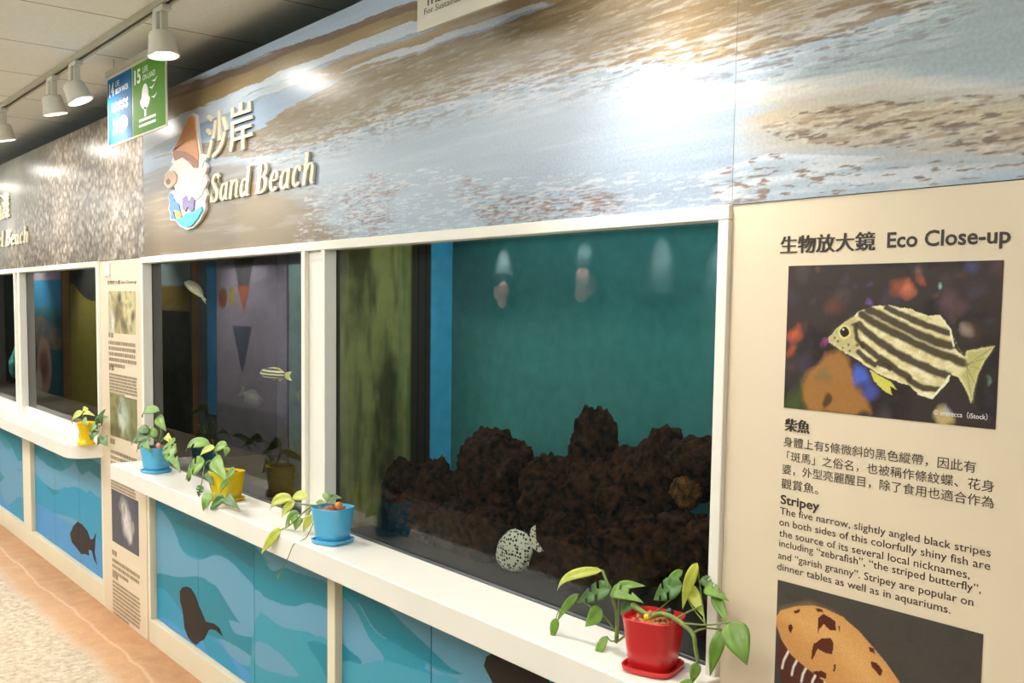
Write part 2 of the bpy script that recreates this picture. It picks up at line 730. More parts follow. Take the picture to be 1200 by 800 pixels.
def streaks(X, Z, seed, fx=3.0, fz=40.0, slope=0.0):
    return fbm(X * fx, (Z - slope * X) * fz, seed=seed, oct=5)


def fleck(X, Z, fx, fz, seed, thr, gain=12.0, slope=0.0, oct=3):
    return np.clip((fbm(X * fx * 1.4, (Z - slope * X) * fz * 1.25, seed=seed, oct=oct) - thr) * gain, 0, 1)


def paint_mural(p):
    X, Z = p.X, p.Z
    # streaky edges: wide slow sway plus fine lengthwise tearing
    sway = (fbm(X * 2.2, Z * 7, seed=3, oct=3) - 0.5) * 0.05
    tear = (fbm(X * 7, Z * 120, seed=8, oct=3) - 0.5)
    p.wx = (fbm(X * 3, Z * 60, seed=12, oct=3) - 0.5) * 0.20
    p.wz = sway * 0.5 + tear * 0.018
    SAND, SAND2, WET, WATER, PALE = (128, 109, 79), (164, 142, 106), (120, 98, 74), (150, 166, 186), (194, 206, 222)
    # sky and far shore along the top edge
    p.poly([(150, 118), (300, 68), (425, 28), (520, -4), (700, -70), (700, -260), (150, 40)], (178, 198, 224))
    p.poly([(150, 150), (300, 92), (480, 20), (640, -40), (640, -75), (520, -12), (425, 24), (300, 70), (150, 121)], (120, 98, 86))
    p.poly([(150, 160), (300, 100), (480, 28), (640, -30), (640, -48), (480, 12), (300, 80), (150, 136)], (152, 130, 94))
    p.poly([(150, 176), (200, 160), (300, 108), (487, 34), (640, -22), (640, -30), (480, 24), (300, 98), (150, 160)], PALE)
    p.poly([(300, 112), (390, 74), (487, 38), (620, -10), (760, -60), (760, 0), (640, 2), (550, 34), (487, 58), (407, 90), (340, 102)], (154, 132, 100))
    p.poly([(150, 188), (250, 138), (340, 102), (390, 86), (440, 74), (487, 56), (565, 32), (600, 18), (640, 6), (640, 0), (560, 26), (480, 52), (407, 82), (340, 94), (150, 168)], PALE, 0.85)
    # left pool
    p.poly([(150, 196), (250, 142), (340, 104), (368, 102), (355, 120), (300, 150), (240, 172), (200, 190), (150, 215)], (156, 178, 206))
    p.poly([(168, 202), (200, 184), (260, 174), (300, 166), (340, 168), (350, 178), (300, 186), (262, 190), (220, 204), (168, 220)], (150, 168, 188))
    # large diagonal sand bar
    BAR = [(180, 186), (240, 169), (300, 151), (350, 119), (407, 92), (487, 60), (550, 42), (600, 24), (680, -10), (760, -60), (1110, -60), (1095, 2), (1005, 32), (962, 47), (900, 64), (800, 72), (730, 76), (660, 88), (600, 102), (550, 113), (475, 132), (420, 152), (362, 173), (300, 182), (240, 184)]
    p.poly(BAR, SAND)
    # wet tan sand at the lower left
    p.poly([(150, 225), (220, 205), (262, 196), (300, 205), (345, 220), (372, 236), (385, 262), (420, 300), (150, 330)], (120, 100, 66), soft=0.05)
    p.poly([(150, 208), (190, 198), (240, 190), (300, 196), (340, 212), (300, 216), (230, 210), (150, 232)], (108, 90, 70), 0.5)
    # right pool, pale shoreline, ripple patch
    p.poly([(860, 110), (960, 98), (1060, 94), (1200, 98), (1320, 98), (1320, -140), (1095, -20), (1060, 20), (980, 60), (930, 82)], (144, 158, 166), soft=0.02)
    p.poly([(780, 116), (900, 98), (1060, 93), (1200, 97), (1320, 98), (1320, 112), (1200, 106), (1050, 108), (900, 118), (780, 132)], (200, 202, 198), soft=0.012)
    p.poly([(860, 156), (900, 116), (1000, 104), (1060, 106), (1120, 110), (1320, 108), (1320, 190), (1180, 178), (1100, 176), (1000, 172), (920, 168)], (178, 164, 140), soft=0.03)
    p.wx = p.wz = 0.0
    bar = inpoly(X + (fbm(X * 3, Z * 60, seed=12, oct=3) - 0.5) * 0.2, Z + tear * 0.018 + sway * 0.5, wl(BAR))
    # grain of the bar
    p.mix(bar * fleck(X, Z, 5, 55, 41, 0.5, 5, 0.02, 4) * 0.16, (186, 172, 146))
    p.mix(bar * fleck(X, Z, 14, 170, 43, 0.56, 9, 0.02) * 0.32, (112, 92, 66))
    p.mix(bar * fleck(X, Z, 14, 190, 47, 0.6, 9, 0.02) * 0.36, (200, 190, 170))
    # torn pale ripples along its lower rim
    rim = wl([(300, 182), (362, 173), (420, 152), (475, 132), (550, 113), (600, 102), (660, 88), (730, 76), (800, 72), (900, 64), (962, 47), (1005, 32), (1095, 2)])
    dr = segdist(X, Z, rim)
    near = np.clip(1 - dr / 0.09, 0, 1)
    p.mix(near * fleck(X, Z, 13, 150, 25, 0.47, 9) * 0.7, (198, 202, 206))
    p.mix(near * fleck(X, Z, 20, 190, 61, 0.6, 14) * 0.8, (98, 78, 62))
    # lower water: thin red-brown ripple flecks and pale glints
    reg = inpoly(X, Z + sway, wl([(360, 222), (430, 205), (520, 198), (560, 210), (620, 206), (720, 204), (860, 200), (900, 195), (900, 262), (330, 320), (350, 260)])).astype(float)
    pat = np.clip((fbm(X * 3.6, Z * 12, seed=75, oct=2) - 0.40) * 5, 0, 1)
    p.mix(reg * fleck(X, Z, 26, 230, 71, 0.55, 14) * pat * 0.85, (134, 104, 92))
    p.mix(reg * fleck(X, Z, 30, 250, 77, 0.60, 14) * pat * 0.85, (104, 76, 68))
    p.mix(reg * fleck(X, Z, 22, 210, 81, 0.58, 12) * 0.5, (204, 208, 212))
    # ripple patch on the right
    rp_ = inpoly(X, Z + sway * 0.4, wl([(890, 150), (940, 132), (1000, 122), (1080, 114), (1200, 110), (1320, 110), (1320, 186), (1180, 182), (1060, 178), (980, 172), (920, 164)])).astype(float)
    p.mix(rp_ * fleck(X, Z, 20, 130, 91, 0.49, 8, 0.0, 4) * 0.7, (140, 114, 88))
    p.mix(rp_ * fleck(X, Z, 26, 170, 95, 0.58, 12) * 0.9, (98, 78, 64))
    p.mix(rp_ * fleck(X, Z, 24, 160, 97, 0.60, 10) * 0.6, (206, 196, 178))
    # white water below
    ww = inpoly(X, Z, wl([(820, 206), (900, 180), (1060, 184), (1200, 190), (1320, 192), (1320, 216), (860, 250)])).astype(float)
    p.mix(ww * fleck(X, Z, 5, 60, 99, 0.40, 4) * 0.55, (214, 216, 220))
    p.mix(ww * fleck(X, Z, 26, 180, 105, 0.64, 14), (126, 108, 100))
    st = fbm(X * 4, Z * 70, seed=5, oct=4)
    p.mix(np.clip((st - 0.55) * 4, 0, 1) * 0.12, (232, 236, 240))
    p.mix(np.clip((0.45 - st) * 4, 0, 1) * 0.08, (80, 72, 64))


pr = Print(-4.497, -1.2255, ZB, ZT, -0.002, 0.005, (146, 162, 182), 0.0022)
paint_mural(pr)
o = mk('header_board', pr.mb(0.014), M_mural)
tag(o, 'long header board printed with a sandy beach, over the two right aquarium windows', 'header board', 'printed header boards')
pr = Print(-1.2245, 0.35, ZB, ZT, -0.002, 0.003, (158, 172, 188), 0.0018)
paint_mural(pr)
o = mk('header_board', pr.mb(0.014), M_mural)
tag(o, 'header board printed with rippled sand and pale water, above the large beige text panel', 'header board', 'printed header boards')

# pebble board
pm, nt, b = new_mat('pebble mural print')
N, L = nt.nodes, nt.links
tc = N.new('ShaderNodeTexCoord')
vo = N.new('ShaderNodeTexVoronoi')
vo.inputs['Scale'].default_value = 34
L.new(tc.outputs['Object'], vo.inputs['Vector'])
vc = N.new('ShaderNodeSeparateColor')
L.new(vo.outputs['Color'], vc.inputs[0])
c1 = ramp_node(vc.outputs[0], [(0.0, (122, 110, 96)), (0.45, (158, 144, 126)), (0.8, (176, 164, 150)), (1.0, (204, 196, 186))])
dk = ramp_node(vo.outputs['Distance'], [(0.0, (255, 255, 255)), (0.42, (235, 230, 225)), (0.75, (130, 118, 106))])
pc = mixc(0.9, c1, dk, 'MULTIPLY')
sx = N.new('ShaderNodeSeparateXYZ')
ge = N.new('ShaderNodeNewGeometry')
L.new(ge.outputs['Position'], sx.inputs[0])
# out-of-focus grey shore in the picture's upper left
bl = math_node('ADD', math_node('MULTIPLY', math_node('ADD', sx.outputs['X'], 6.1), -1.1), math_node('MULTIPLY', math_node('SUBTRACT', sx.outputs['Z'], 2.15), 2.2))
blc = N.new('ShaderNodeClamp')
L.new(bl, blc.inputs[0])
gr = ramp_node(noise_node(3, 3).outputs['Fac'], [(0.3, (104, 104, 98)), (0.7, (150, 150, 142))])
L.new(mixc(blc.outputs[0], pc, gr), b.inputs['Base Color'])
b.inputs['Roughness'].default_value = 0.30
o = mk('header_board', MB().box(-8.6, -4.4985, -0.002, 0.012, ZB, ZT), pm)
tag(o, 'header board printed with small grey-brown pebbles, at the far left', 'header board', 'printed header boards')

# ------------------------------------------------------------------ window surrounds, tanks, shelves, cabinets
FW = 0.025     # face width of a frame strip
Y0, YG = -0.012, 0.030


def surround(x0, x1, m0, m1, label, bottom):
    t = thing('window_surround', label, 'window frame', ((x0 + x1) / 2, 0, 0.83), 'white window surrounds')
    mk('top_rail', MB().box(x0, x1, Y0, YG, ZB - 0.028, ZB - 0.0005), M_white, t, bevel=0.002)
    zb = 0.8365
    mk('post', MB().box(x0, x0 + FW, Y0, YG, zb, ZB - 0.0285), M_white, t, bevel=0.002)
    mk('post', MB().box(x1 - FW, x1, Y0, YG, zb, ZB - 0.0285), M_white, t, bevel=0.002)
    mk('mullion_strip', MB().box(m0, m0 + FW, Y0, YG, zb, ZB - 0.0285), M_white, t, bevel=0.002)
    mk('mullion_strip', MB().box(m1 - FW, m1, Y0, YG, zb, ZB - 0.0285), M_white, t, bevel=0.002)
    mk('mullion_panel', MB().box(m0 + FW + 0.0005, m1 - FW - 0.0005, 0.004, YG, zb, ZB - 0.0285), M_white, t)
    if bottom:
        for a, c in ((x0 + FW, m0), (m1, x1 - FW)):
            mk('bottom_rail', MB().box(a + 0.0005, c - 0.0005, 0.012, YG, zb, 0.885), M_white, t, bevel=0.002)
    return t


surround(-4.525, -1.224, -2.97, -2.81, 'white window surround framing the two right aquarium windows under the beach mural', False)
surround(-8.47, -5.17, -6.93, -6.78, 'white window surround framing the two far left aquarium windows', True)


def rounded(x0, x1, y0, y1, rl, rr, n=8):
    pts = [(x0, y1), (x1, y1)]
    for k in range(n + 1):
        a = -math.pi / 2 * k / n
        pts.append((x1 - rr + rr * math.cos(a), y0 + rr + rr * math.sin(a)))
    for k in range(n + 1):
        a = -math.pi / 2 - math.pi / 2 * k / n
        pts.append((x0 + rl + rl * math.cos(a), y0 + rl + rl * math.sin(a)))
    return pts


o = mk('window_shelf', MB().slab(rounded(-4.52, -1.22, -0.16, 0.030, 0.012, 0.012), 0.766, 0.836), M_sill, bevel=0.004)
tag(o, 'long white shelf carrying four potted plants, under the two right windows', 'shelf', 'white window shelves')
o = mk('window_shelf', MB().slab(rounded(-8.47, -5.165, -0.155, 0.030, 0.012, 0.11), 0.766, 0.836), M_sill, bevel=0.004)
tag(o, 'white shelf with a rounded corner under the far left windows', 'shelf', 'white window shelves')

YD = 0.026   # door faces sit back from the cabinet frame
LG, TL, MD, LB, DT = (94, 152, 184), (0, 128, 154), (22, 142, 182), (62, 142, 200), (0, 112, 138)


def wave_base(p, seed):
    """long flowing bands of blue and teal"""
    X, Z = p.X, p.Z
    cols = [LB, MD, LG, TL, MD, LG, (36, 144, 166), LG, TL]
    for k, c in enumerate(cols):
        zb = 0.04 + 0.095 * k
        zz = zb + 0.05 * np.sin(X * 5.2 + k * 1.7 + seed) + 0.03 * np.sin(X * 9.1 + k * 2.9 + seed * 2)
        p.mix(np.clip((Z - zz) / 0.003, 0, 1), c)


RIGHT_WAVES = [
    # (colour, polygon in the photograph's frame on the door plane)
    (TL, [(180, 580), (300, 640), (300, 690), (270, 660), (255, 650), (238, 654), (222, 650), (212, 640), (200, 612), (184, 590)]),
    (DT, [(205, 612), (215, 608), (235, 614), (262, 624), (300, 648), (300, 668), (262, 640), (240, 628)]),
    (LG, [(180, 604), (196, 612), (206, 630), (216, 648), (234, 656), (252, 650), (268, 656), (284, 672), (300, 694), (300, 742), (280, 728), (262, 700), (250, 684), (228, 676), (208, 678), (184, 672)]),
    (TL, [(184, 672), (208, 676), (236, 676), (252, 690), (264, 714), (274, 740), (292, 746), (300, 748), (300, 770), (268, 752), (240, 742), (220, 728), (200, 698), (184, 690)]),
    (MD, [(184, 690), (200, 698), (220, 728), (240, 742), (240, 760), (210, 752), (184, 734)]),
    (LB, [(184, 728), (215, 738), (245, 746), (275, 772), (300, 800), (300, 830), (184, 830)]),
    (MD, [(236, 742), (262, 760), (285, 800), (262, 800), (246, 770)]),
    (LG, [(300, 640), (325, 668), (337, 664), (352, 668), (360, 680), (386, 690), (386, 676), (300, 630)]),
    (TL, [(300, 645), (318, 668), (334, 665), (352, 672), (387, 686), (387, 716), (364, 706), (346, 710), (326, 706), (300, 690)]),
    (LG, [(300, 690), (322, 712), (346, 710), (364, 707), (387, 718), (387, 756), (365, 742), (345, 738), (320, 734), (300, 724)]),
    ((46, 148, 174), [(300, 724), (330, 734), (364, 744), (387, 756), (387, 840), (300, 840)]),
    (LG, [(300, 752), (318, 758), (338, 776), (350, 792), (330, 790), (300, 778)]),
    (TL, [(360, 752), (387, 760), (387, 800), (376, 780)]),
    (TL, [(396, 684), (452, 708), (482, 736), (505, 762), (540, 790), (505, 778), (470, 758), (440, 738), (420, 706)]),
    ((30, 140, 166), [(396, 686), (418, 706), (440, 740), (470, 758), (500, 778), (480, 784), (452, 774), (436, 752), (420, 732), (396, 716)]),
    (LG, [(396, 700), (416, 714), (432, 746), (450, 772), (426, 778), (396, 762)]),
    (TL, [(396, 752), (410, 762), (424, 777), (396, 784)]),
    ((60, 152, 180), [(396, 784), (426, 778), (452, 774), (505, 790), (540, 800), (640, 900), (396, 900)]),
    (LG, [(452, 706), (520, 730), (640, 790), (700, 830), (600, 792), (540, 788), (505, 760)]),
]
LEFT_WAVES = [
    (TL, [(39, 515), (62, 530), (76, 550), (60, 548), (50, 540), (39, 530)]),
    (LG, [(39, 530), (52, 546), (64, 556), (80, 548), (92, 546), (104, 552), (120, 566), (120, 585), (100, 570), (84, 566), (66, 574), (52, 566), (39, 556)]),
    (TL, [(88, 540), (100, 536), (120, 546), (120, 562), (104, 552), (96, 556)]),
    (MD, [(39, 556), (52, 566), (64, 580), (84, 570), (104, 578), (120, 590), (120, 640), (90, 610), (60, 600), (39, 590)]),
    (LB, [(39, 590), (70, 606), (96, 620), (120, 640), (120, 690), (39, 640)]),
    (TL, [(0, 505), (12, 520), (22, 540), (32, 532), (32, 520), (0, 500)]),
    (LG, [(0, 520), (14, 534), (22, 552), (32, 548), (32, 566), (18, 566), (0, 552)]),
]
FISH_A = [(210.6, 692.5), (213.7, 688), (218.7, 686.8), (223.7, 689), (228.7, 697), (233, 709), (236, 716), (241, 728), (244, 729), (251, 730.5), (257.5, 736), (261.3, 746), (257, 742), (253, 738.5), (248, 737), (244.5, 738), (242, 744), (239.5, 749), (235, 751), (230, 755.5), (225, 752.5), (220, 746), (216, 735), (214.5, 720), (213.7, 714), (211, 704)]
FISH_B = [(86, 616), (91, 611), (96, 614), (102.5, 622), (106, 632), (109, 631), (112.5, 624), (111.7, 635), (111, 647), (113.7, 662), (110, 655), (107.5, 645), (103.7, 643.7), (104.5, 651), (100, 649), (95, 649), (89, 641), (84, 635), (82, 625)]
FISH_C = [(567, 780), (570, 769), (578, 764.5), (590, 765), (612, 774), (650, 793), (700, 818), (730, 850), (700, 872), (650, 862), (605, 832), (580, 805)]
M_fish = mat('dark brown vinyl', (42, 33, 28), 0.6, 0.06, 30, spec=0.25)


def wl2(pts, y):
    return [(P(u, v, y)[0], P(u, v, y)[2]) for u, v in pts]


def smooth_loop(pts, k=4):
    n = len(pts)
    out = []
    for i in range(n):
        p0, p1, p2, p3 = [np.array(pts[(i + j) % n], float) for j in (-1, 0, 1, 2)]
        for q in range(k):
            t = q / k
            out.append(tuple(0.5 * ((2 * p1) + (p2 - p0) * t + (2 * p0 - 5 * p1 + 4 * p2 - p3) * t ** 2 + (3 * p1 - p0 - 3 * p2 + p3) * t ** 3)))
    return out


def clip_poly(poly, x0, x1):
    for sgn, lim in ((1, x0), (-1, x1)):
        out = []
        for i in range(len(poly)):
            a, c = poly[i], poly[(i + 1) % len(poly)]
            ia, ic = sgn * (a[0] - lim) >= 0, sgn * (c[0] - lim) >= 0
            if ia:
                out.append(a)
            if ia != ic:
                t = (lim - a[0]) / (c[0] - a[0])
                out.append((lim, a[1] + t * (c[1] - a[1])))
        poly = out
        if len(poly) < 3:
            return []
    return poly


ZD0, ZD1 = 0.112, 0.762


def cabinet(x0, x1, stiles, seams, label, waves, fishes, seed):
    t = thing('base_cabinet', label, 'cabinet', ((x0 + x1) / 2, 0.03, 0), 'wave printed base cabinets')
    mk('plinth', MB().box(x0, x1, 0.0, 0.30, 0.0, 0.108), M_cream, t, bevel=0.002)
    mk('carcass', MB().box(x0 + 0.002, x1 - 0.002, YD + 0.016, 0.45, 0.1085, 0.764), M_dark, t)
    for a, c in stiles:
        mk('stile', MB().box(a, c, 0.0, YD + 0.0155, 0.1085, 0.764), M_cream, t, bevel=0.002)
    fronts = [wl2(f, YD - 0.0005) for f in fishes]
    for a, c, g in seams:
        pr = Print(a + g / 2, c - g / 2, ZD0, ZD1, YD, 0.0035, MD)
        wave_base(pr, seed)
        for rgb, pts in waves:
            pr.poly(smooth_loop(pts), rgb)
        d = mk('door', pr.mb(0.015), M_print, t)
        for fp in fronts:
            q = clip_poly(fp, a + g / 2 + 0.001, c - g / 2 - 0.001)
            q = [(x, min(max(z, ZD0), ZD1)) for x, z in q]
            if len(q) > 2 and max(z for x, z in q) - min(z for x, z in q) > 0.01:
                mk('fish_print', MB().prism(q, YD - 0.0007, YD - 0.0002), M_fish, d, label='dark brown fish silhouette')
    return t


xs = lambda u, v: P(u, v, YD)[0]
d1, d2, d3 = xs(232.5, 700), xs(298, 700), xs(505, 770)
cabinet(-4.517, -1.224, [(-4.517, -4.487), (-2.815, -2.765), (-1.254, -1.224)],
        [(-4.478, d1, 0.0015), (d1, d2, 0.003), (d2, -2.816, 0.003), (-2.764, d3, 0.003), (d3, -1.75, 0.008), (-1.75, -1.255, 0.004)],
        'blue wave printed base cabinet under the two right windows', RIGHT_WAVES, [FISH_A, FISH_C], 0.4)
l1, l2 = xs(64, 560), xs(93, 570)
cabinet(-8.47, -5.172, [(-8.47, -8.44), (-6.85, -6.66), (-5.20, -5.172)],
        [(-8.43, -7.6, 0.003), (-7.6, -6.853, 0.003), (-6.655, l1, 0.003), (l1, l2, 0.003), (l2, -5.201, 0.003)],
        'blue wave printed base cabinet under the far left windows', LEFT_WAVES, [FISH_B], 2.0)


# ---- tanks
def tank(x0, x1, depth, label, paint_side, paint_back, floor_rgb, light, lcol, floor_z=0.80):
    t = thing('fish_tank', label, 'aquarium', ((x0 + x1) / 2, 0.25, 0.77), 'aquarium tanks')
    g = MB().box(x0, x1, YG + 0.001, YG + 0.011, 0.838, 1.90)
    g.m = [1] * 6
    g.m[2] = 0     # the room side carries the reflection
    mk('glass', g, [M_glass, M_clear], t)
    yb = YG + depth
    # walls as printed films on boards
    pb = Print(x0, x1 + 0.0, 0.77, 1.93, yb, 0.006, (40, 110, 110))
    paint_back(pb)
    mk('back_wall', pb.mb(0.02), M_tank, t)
    sd = Print(YG + 0.012, yb, 0.77, 1.93, 0.0, 0.006, (60, 66, 40))
    paint_side(sd)
    m = sd.mb()
    m.v = [(x0, vx, vz) for vx, vy, vz in m.v]
    k = len(m.v)
    m.add([(x0 - 0.012, YG + 0.012, 0.77), (x0 - 0.012, yb, 0.77), (x0 - 0.012, yb, 1.93), (x0 - 0.012, YG + 0.012, 1.93)], [(0, 3, 2, 1)])
    m.col = np.concatenate([m.col, np.ones((4, 4)) * 0.05])
    mk('side_wall', m, M_tank, t)
    mk('end_wall', MB().box(x1, x1 + 0.012, YG + 0.012, yb, 0.77, 1.93), M_dark, t)
    mk('bed', MB().box(x0, x1, YG + 0.012, yb, 0.765, floor_z), mat('tank bed', floor_rgb, 0.8, 0.4, 30, bump=0.6), t)
    mk('front_ledge', MB().box(x0, x1, YG + 0.012, YG + 0.13, floor_z, 0.828), mat('ledge concrete', (38, 38, 37), 0.7, 0.15, 30, 0.3), t)
    mk('seal', MB().tube([(x0 + 0.001, YG - 0.002, 0.8395), (x1 - 0.001, YG - 0.002, 0.8395)], 0.0045, 8), M_gasket, t, smooth=True)
    mk('lid', MB().box(x0, x1, YG + 0.012, yb, 1.931, 1.95), M_dark, t)
    area('tank_lamp', ((x0 + x1) / 2, YG + depth * 0.46, 1.925), (x1 - x0) * 0.8, light, lcol, sy=0.12)
    return t


def algae_side(p):
    X, Z = p.X, p.Z      # X runs into the tank
    n1 = fbm(X * 9, Z * 4, seed=3, oct=5)
    n2 = fbm(X * 60, Z * 7, seed=13, oct=4)
    p.C[:] = lin((176, 172, 96))
    p.mix(np.clip((n1 - 0.42) * 4, 0, 1) * 0.85, (64, 60, 30))
    p.mix(np.clip((n2 - 0.5) * 4, 0, 1) * 0.5, (34, 34, 16))
    p.mix(np.clip((X - 0.245) / 0.02, 0, 1) * np.clip((n2 - 0.3) * 4, 0, 1) * 0.5, (120, 140, 80))
    p.mix(np.clip((X - 0.305) / 0.004, 0, 1), (58, 50, 32))
    p.mix(np.clip((np.abs(np.sin(X * 210)) - 0.8) * 6, 0, 1) * (X > 0.31), (18, 16, 10))
    p.mix(np.clip((X - 0.385) / 0.003, 0, 1), (84, 204, 250))


def teal_back(p):
    p.C[:] = lin((62, 124, 120))
    n = fbm(p.X * 3, p.Z * 3, seed=4, oct=5)
    p.mix(np.clip((n - 0.5) * 4, 0, 1) * 0.35, (64, 140, 134))
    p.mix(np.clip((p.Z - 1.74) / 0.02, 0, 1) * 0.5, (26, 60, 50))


def grey_side(p):
    p.C[:] = lin((60, 62, 52))
    p.mix(np.clip((fbm(p.X * 8, p.Z * 5, seed=8) - 0.45) * 4, 0, 1) * 0.6, (34, 36, 24))


def grey_back(p):
    p.C[:] = lin((84, 84, 92))
    n = fbm(p.X * 4, p.Z * 9, seed=17, oct=5)
    p.mix(np.clip((n - 0.5) * 4, 0, 1) * 0.4, (58, 60, 66))
    p.mix(np.clip((1.02 - p.Z) / 0.1, 0, 1) * np.clip((n - 0.3) * 4, 0, 1), (66, 74, 34))
    p.mix(np.clip((0.92 - p.Z) / 0.06, 0, 1) * 0.7, (84, 68, 20))


def dim_back(p):
    p.C[:] = lin((40, 66, 64))
    p.mix(np.clip((fbm(p.X * 3, p.Z * 4, seed=37) - 0.5) * 4, 0, 1) * 0.5, (60, 60, 40))


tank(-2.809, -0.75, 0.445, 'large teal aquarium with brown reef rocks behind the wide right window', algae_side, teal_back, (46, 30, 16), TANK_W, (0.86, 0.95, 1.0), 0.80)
tank(-4.499, -2.971, 0.60, 'grey aquarium with small striped fish behind the narrower window', grey_side, grey_back, (60, 52, 20), TANK_W * 0.35, (0.95, 0.97, 1.0), 0.82)
tank(-6.779, -5.196, 0.55, 'dim aquarium beside the narrow text panel, reflecting the hall', grey_side, dim_back, (50, 46, 36), TANK_W * 0.2, (0.9, 1.0, 0.98), 0.82)
tank(-8.44, -6.931, 0.55, 'aquarium at the far left edge with a pale turquoise coral', grey_side, dim_back, (50, 46, 36), TANK_W * 0.3, (0.85, 1.0, 1.0), 0.82)

# ------------------------------------------------------------------ information panels
YP = 0.0


def dashes(mb, x0, x1, z, h, y, seed, gap=0.25):
    rnd = random.Random(seed)
    x = x0
    while x < x1 - h:
        w = h * rnd.uniform(0.6, 1.6)
        mb.add([(x, y, z), (min(x + w, x1), y, z), (min(x + w, x1), y, z + h), (x, y, z + h)], [(0, 1, 2, 3)])
        x += w + h * gap * rnd.uniform(0.7, 1.6)


def line_px(mb, txt, ul, vl, ur, vr, h0, bold=0.0, y=YP - 0.0006, spacing=1.0):
    """ink box from the left end (ul, vl: bottom of ink) to the right end (ur, vr), ink height in metres"""
    a, c = P(ul, vl, y), P(ur, vr, y)
    z = (a[2] + c[2]) / 2
    text_line(mb, txt, a[0], c[0], z, z + h0 if h0 else None, y, bold, spacing=spacing)


rp = thing('information_panel', 'large beige text panel about a striped fish, right of the windows', 'information panel', (-0.45, 0.006, 0.0), 'beige information panels')
mk('board', MB().box(-1.2235, 0.35, YP, YP + 0.014, 0.0, ZB - 0.0015), M_beige, rp)
m = MB()
line_px(m, '生物放大鏡', 914.6, 297.2, 1024.6, 293.6, 0.0315, 0.0)
line_px(m, '生物放大鏡', 915.5, 297.2, 1025.4, 293.6, 0.0315, 0.0, y=YP - 0.0008)
line_px(m, '生物放大鏡', 913.9, 297.2, 1023.9, 293.6, 0.0315, 0.0, y=YP - 0.0010)
mk('title', m, M_ink, rp)
m = MB()
line_px(m, 'Eco Close-up', 1039, 296.5, 1183.8, 290.5, 0.0335, 0.022)
mk('title', m, M_ink, rp)
m = MB()
line_px(m, '柴魚', 919.75, 505.5, 948.2, 507.5, 0.0235, 0.0)
line_px(m, '柴魚', 920.6, 505.5, 949.0, 507.5, 0.0235, 0.0, y=YP - 0.0008)
line_px(m, '柴魚', 919.0, 505.5, 947.5, 507.5, 0.0235, 0.0, y=YP - 0.0010)
mk('fish_name', m, M_ink, rp)
m = MB()
for q in (('身體上有5條微斜的黑色縱帶，因此有', 917.8, 524.2, 1143.5, 553.2),
          ('「斑馬」之俗名，也被稱作條紋蝶、花身', 921.9, 542.0, 1165.0, 575.5),
          ('婆，外型亮麗醒目，除了食用也適合作為', 916.3, 556.3, 1164.4, 594.8),
          ('觀賞魚。', 915.3, 572.5, 958.8, 579.0)):
    line_px(m, *q, 0.0187, 0.002)
mk('text_block', m, M_ink, rp)
m = MB()
line_px(m, 'Stripey', 914.4, 594.0, 960, 601.5, 0.0225, 0.022)
mk('fish_name', m, M_ink, rp)
m = MB()
for q in (('The five narrow, slightly angled black stripes', 913.8, 605.0, 1160.6, 655.3, 0.0173),
          ('on both sides of this colorfully shiny fish are', 913.0, 618.4, 1160.2, 670.2, 0.0173),
          ('the source of its several local nicknames,', 913.0, 630.6, 1136.3, 678.5, 0.0155),
          ('including “zebrafish”, “the striped butterfly”,', 912.8, 643.5, 1149.4, 696.8, 0.0173),
          ('and “garish granny”. Stripey are popular on', 911.5, 659.0, 1140.5, 710.5, 0.0173),
          ('dinner tables as well as in aquariums.', 910.5, 672.0, 1113.8, 719.5, 0.0173)):
    line_px(m, *q, 0.004)
mk('text_block', m, M_ink, rp)

# the fish photograph
x0, x1, z0, z1 = -1.094, -0.7115, 1.3755, 1.630
ph = Print(x0, x1, z0, z1, YP - 0.0008, 0.0011, (58, 48, 46))
k, of = 300 / 1091.0, (900, 290)
n = fbm(ph.X * 22, ph.Z * 22, seed=2, oct=5)
ph.mix(np.clip((n - 0.5) * 5, 0, 1) * 0.8, (36, 30, 32))
ph.warp(0.03, 30, 30, 5)
rb = random.Random(11)
for i in range(46):
    ph.blob((rb.uniform(90, 990), rb.uniform(70, 740)), rb.uniform(20, 62), rb.choice([(92, 66, 56), (84, 70, 92), (112, 78, 66), (70, 62, 84), (104, 86, 88), (58, 50, 60), (96, 60, 48)]), rb.uniform(0.35, 0.75), k, of, soft=0.95)
for c, r, rgb, a in (((110, 380), 46, (190, 92, 60), 0.9), ((105, 440), 30, (170, 80, 50), 0.8), ((285, 250), 55, (110, 66, 54), 0.7), ((590, 185), 46, (200, 110, 80), 0.95), ((650, 130), 30, (170, 86, 70), 0.8), ((550, 180), 40, (150, 80, 56), 0.8),
                     ((440, 225), 24, (112, 84, 150), 0.9), ((440, 140), 20, (90, 66, 120), 0.6), ((728, 178), 15, (130, 190, 190), 0.9), ((850, 340), 40, (150, 134, 124), 0.9), ((850, 90), 46, (80, 78, 130), 0.8), ((760, 250), 70, (110, 80, 90), 0.7),
                     ((250, 415), 24, (160, 60, 130), 0.8), ((820, 250), 40, (100, 70, 70), 0.6), ((640, 90), 30, (140, 110, 100), 0.6), ((940, 575), 22, (110, 140, 110), 0.9), ((900, 180), 60, (74, 62, 72), 0.6), ((350, 590), 90, (40, 36, 44), 0.6)):
    ph.blob(c, r, rgb, a, k, of, soft=0.8)
ph.poly([(160, 680), (150, 580), (190, 510), (250, 455), (310, 450), (350, 500), (370, 600), (410, 650), (430, 710), (280, 705)], (160, 112, 58), 0.95, k, of, soft=0.006)
ph.blob((240, 540), 40, (120, 104, 70), 0.9, k, of, soft=0.9)
ph.blob((240, 650), 26, (66, 48, 30), 0.9, k, of, soft=0.5, asp=1.6)
ph.poly([(72, 680), (130, 600), (160, 560), (150, 690)], (74, 88, 40), 0.8, k, of, soft=0.008)
ph.blob((390, 560), 52, (78, 100, 196), 0.95, k, of, soft=0.6)
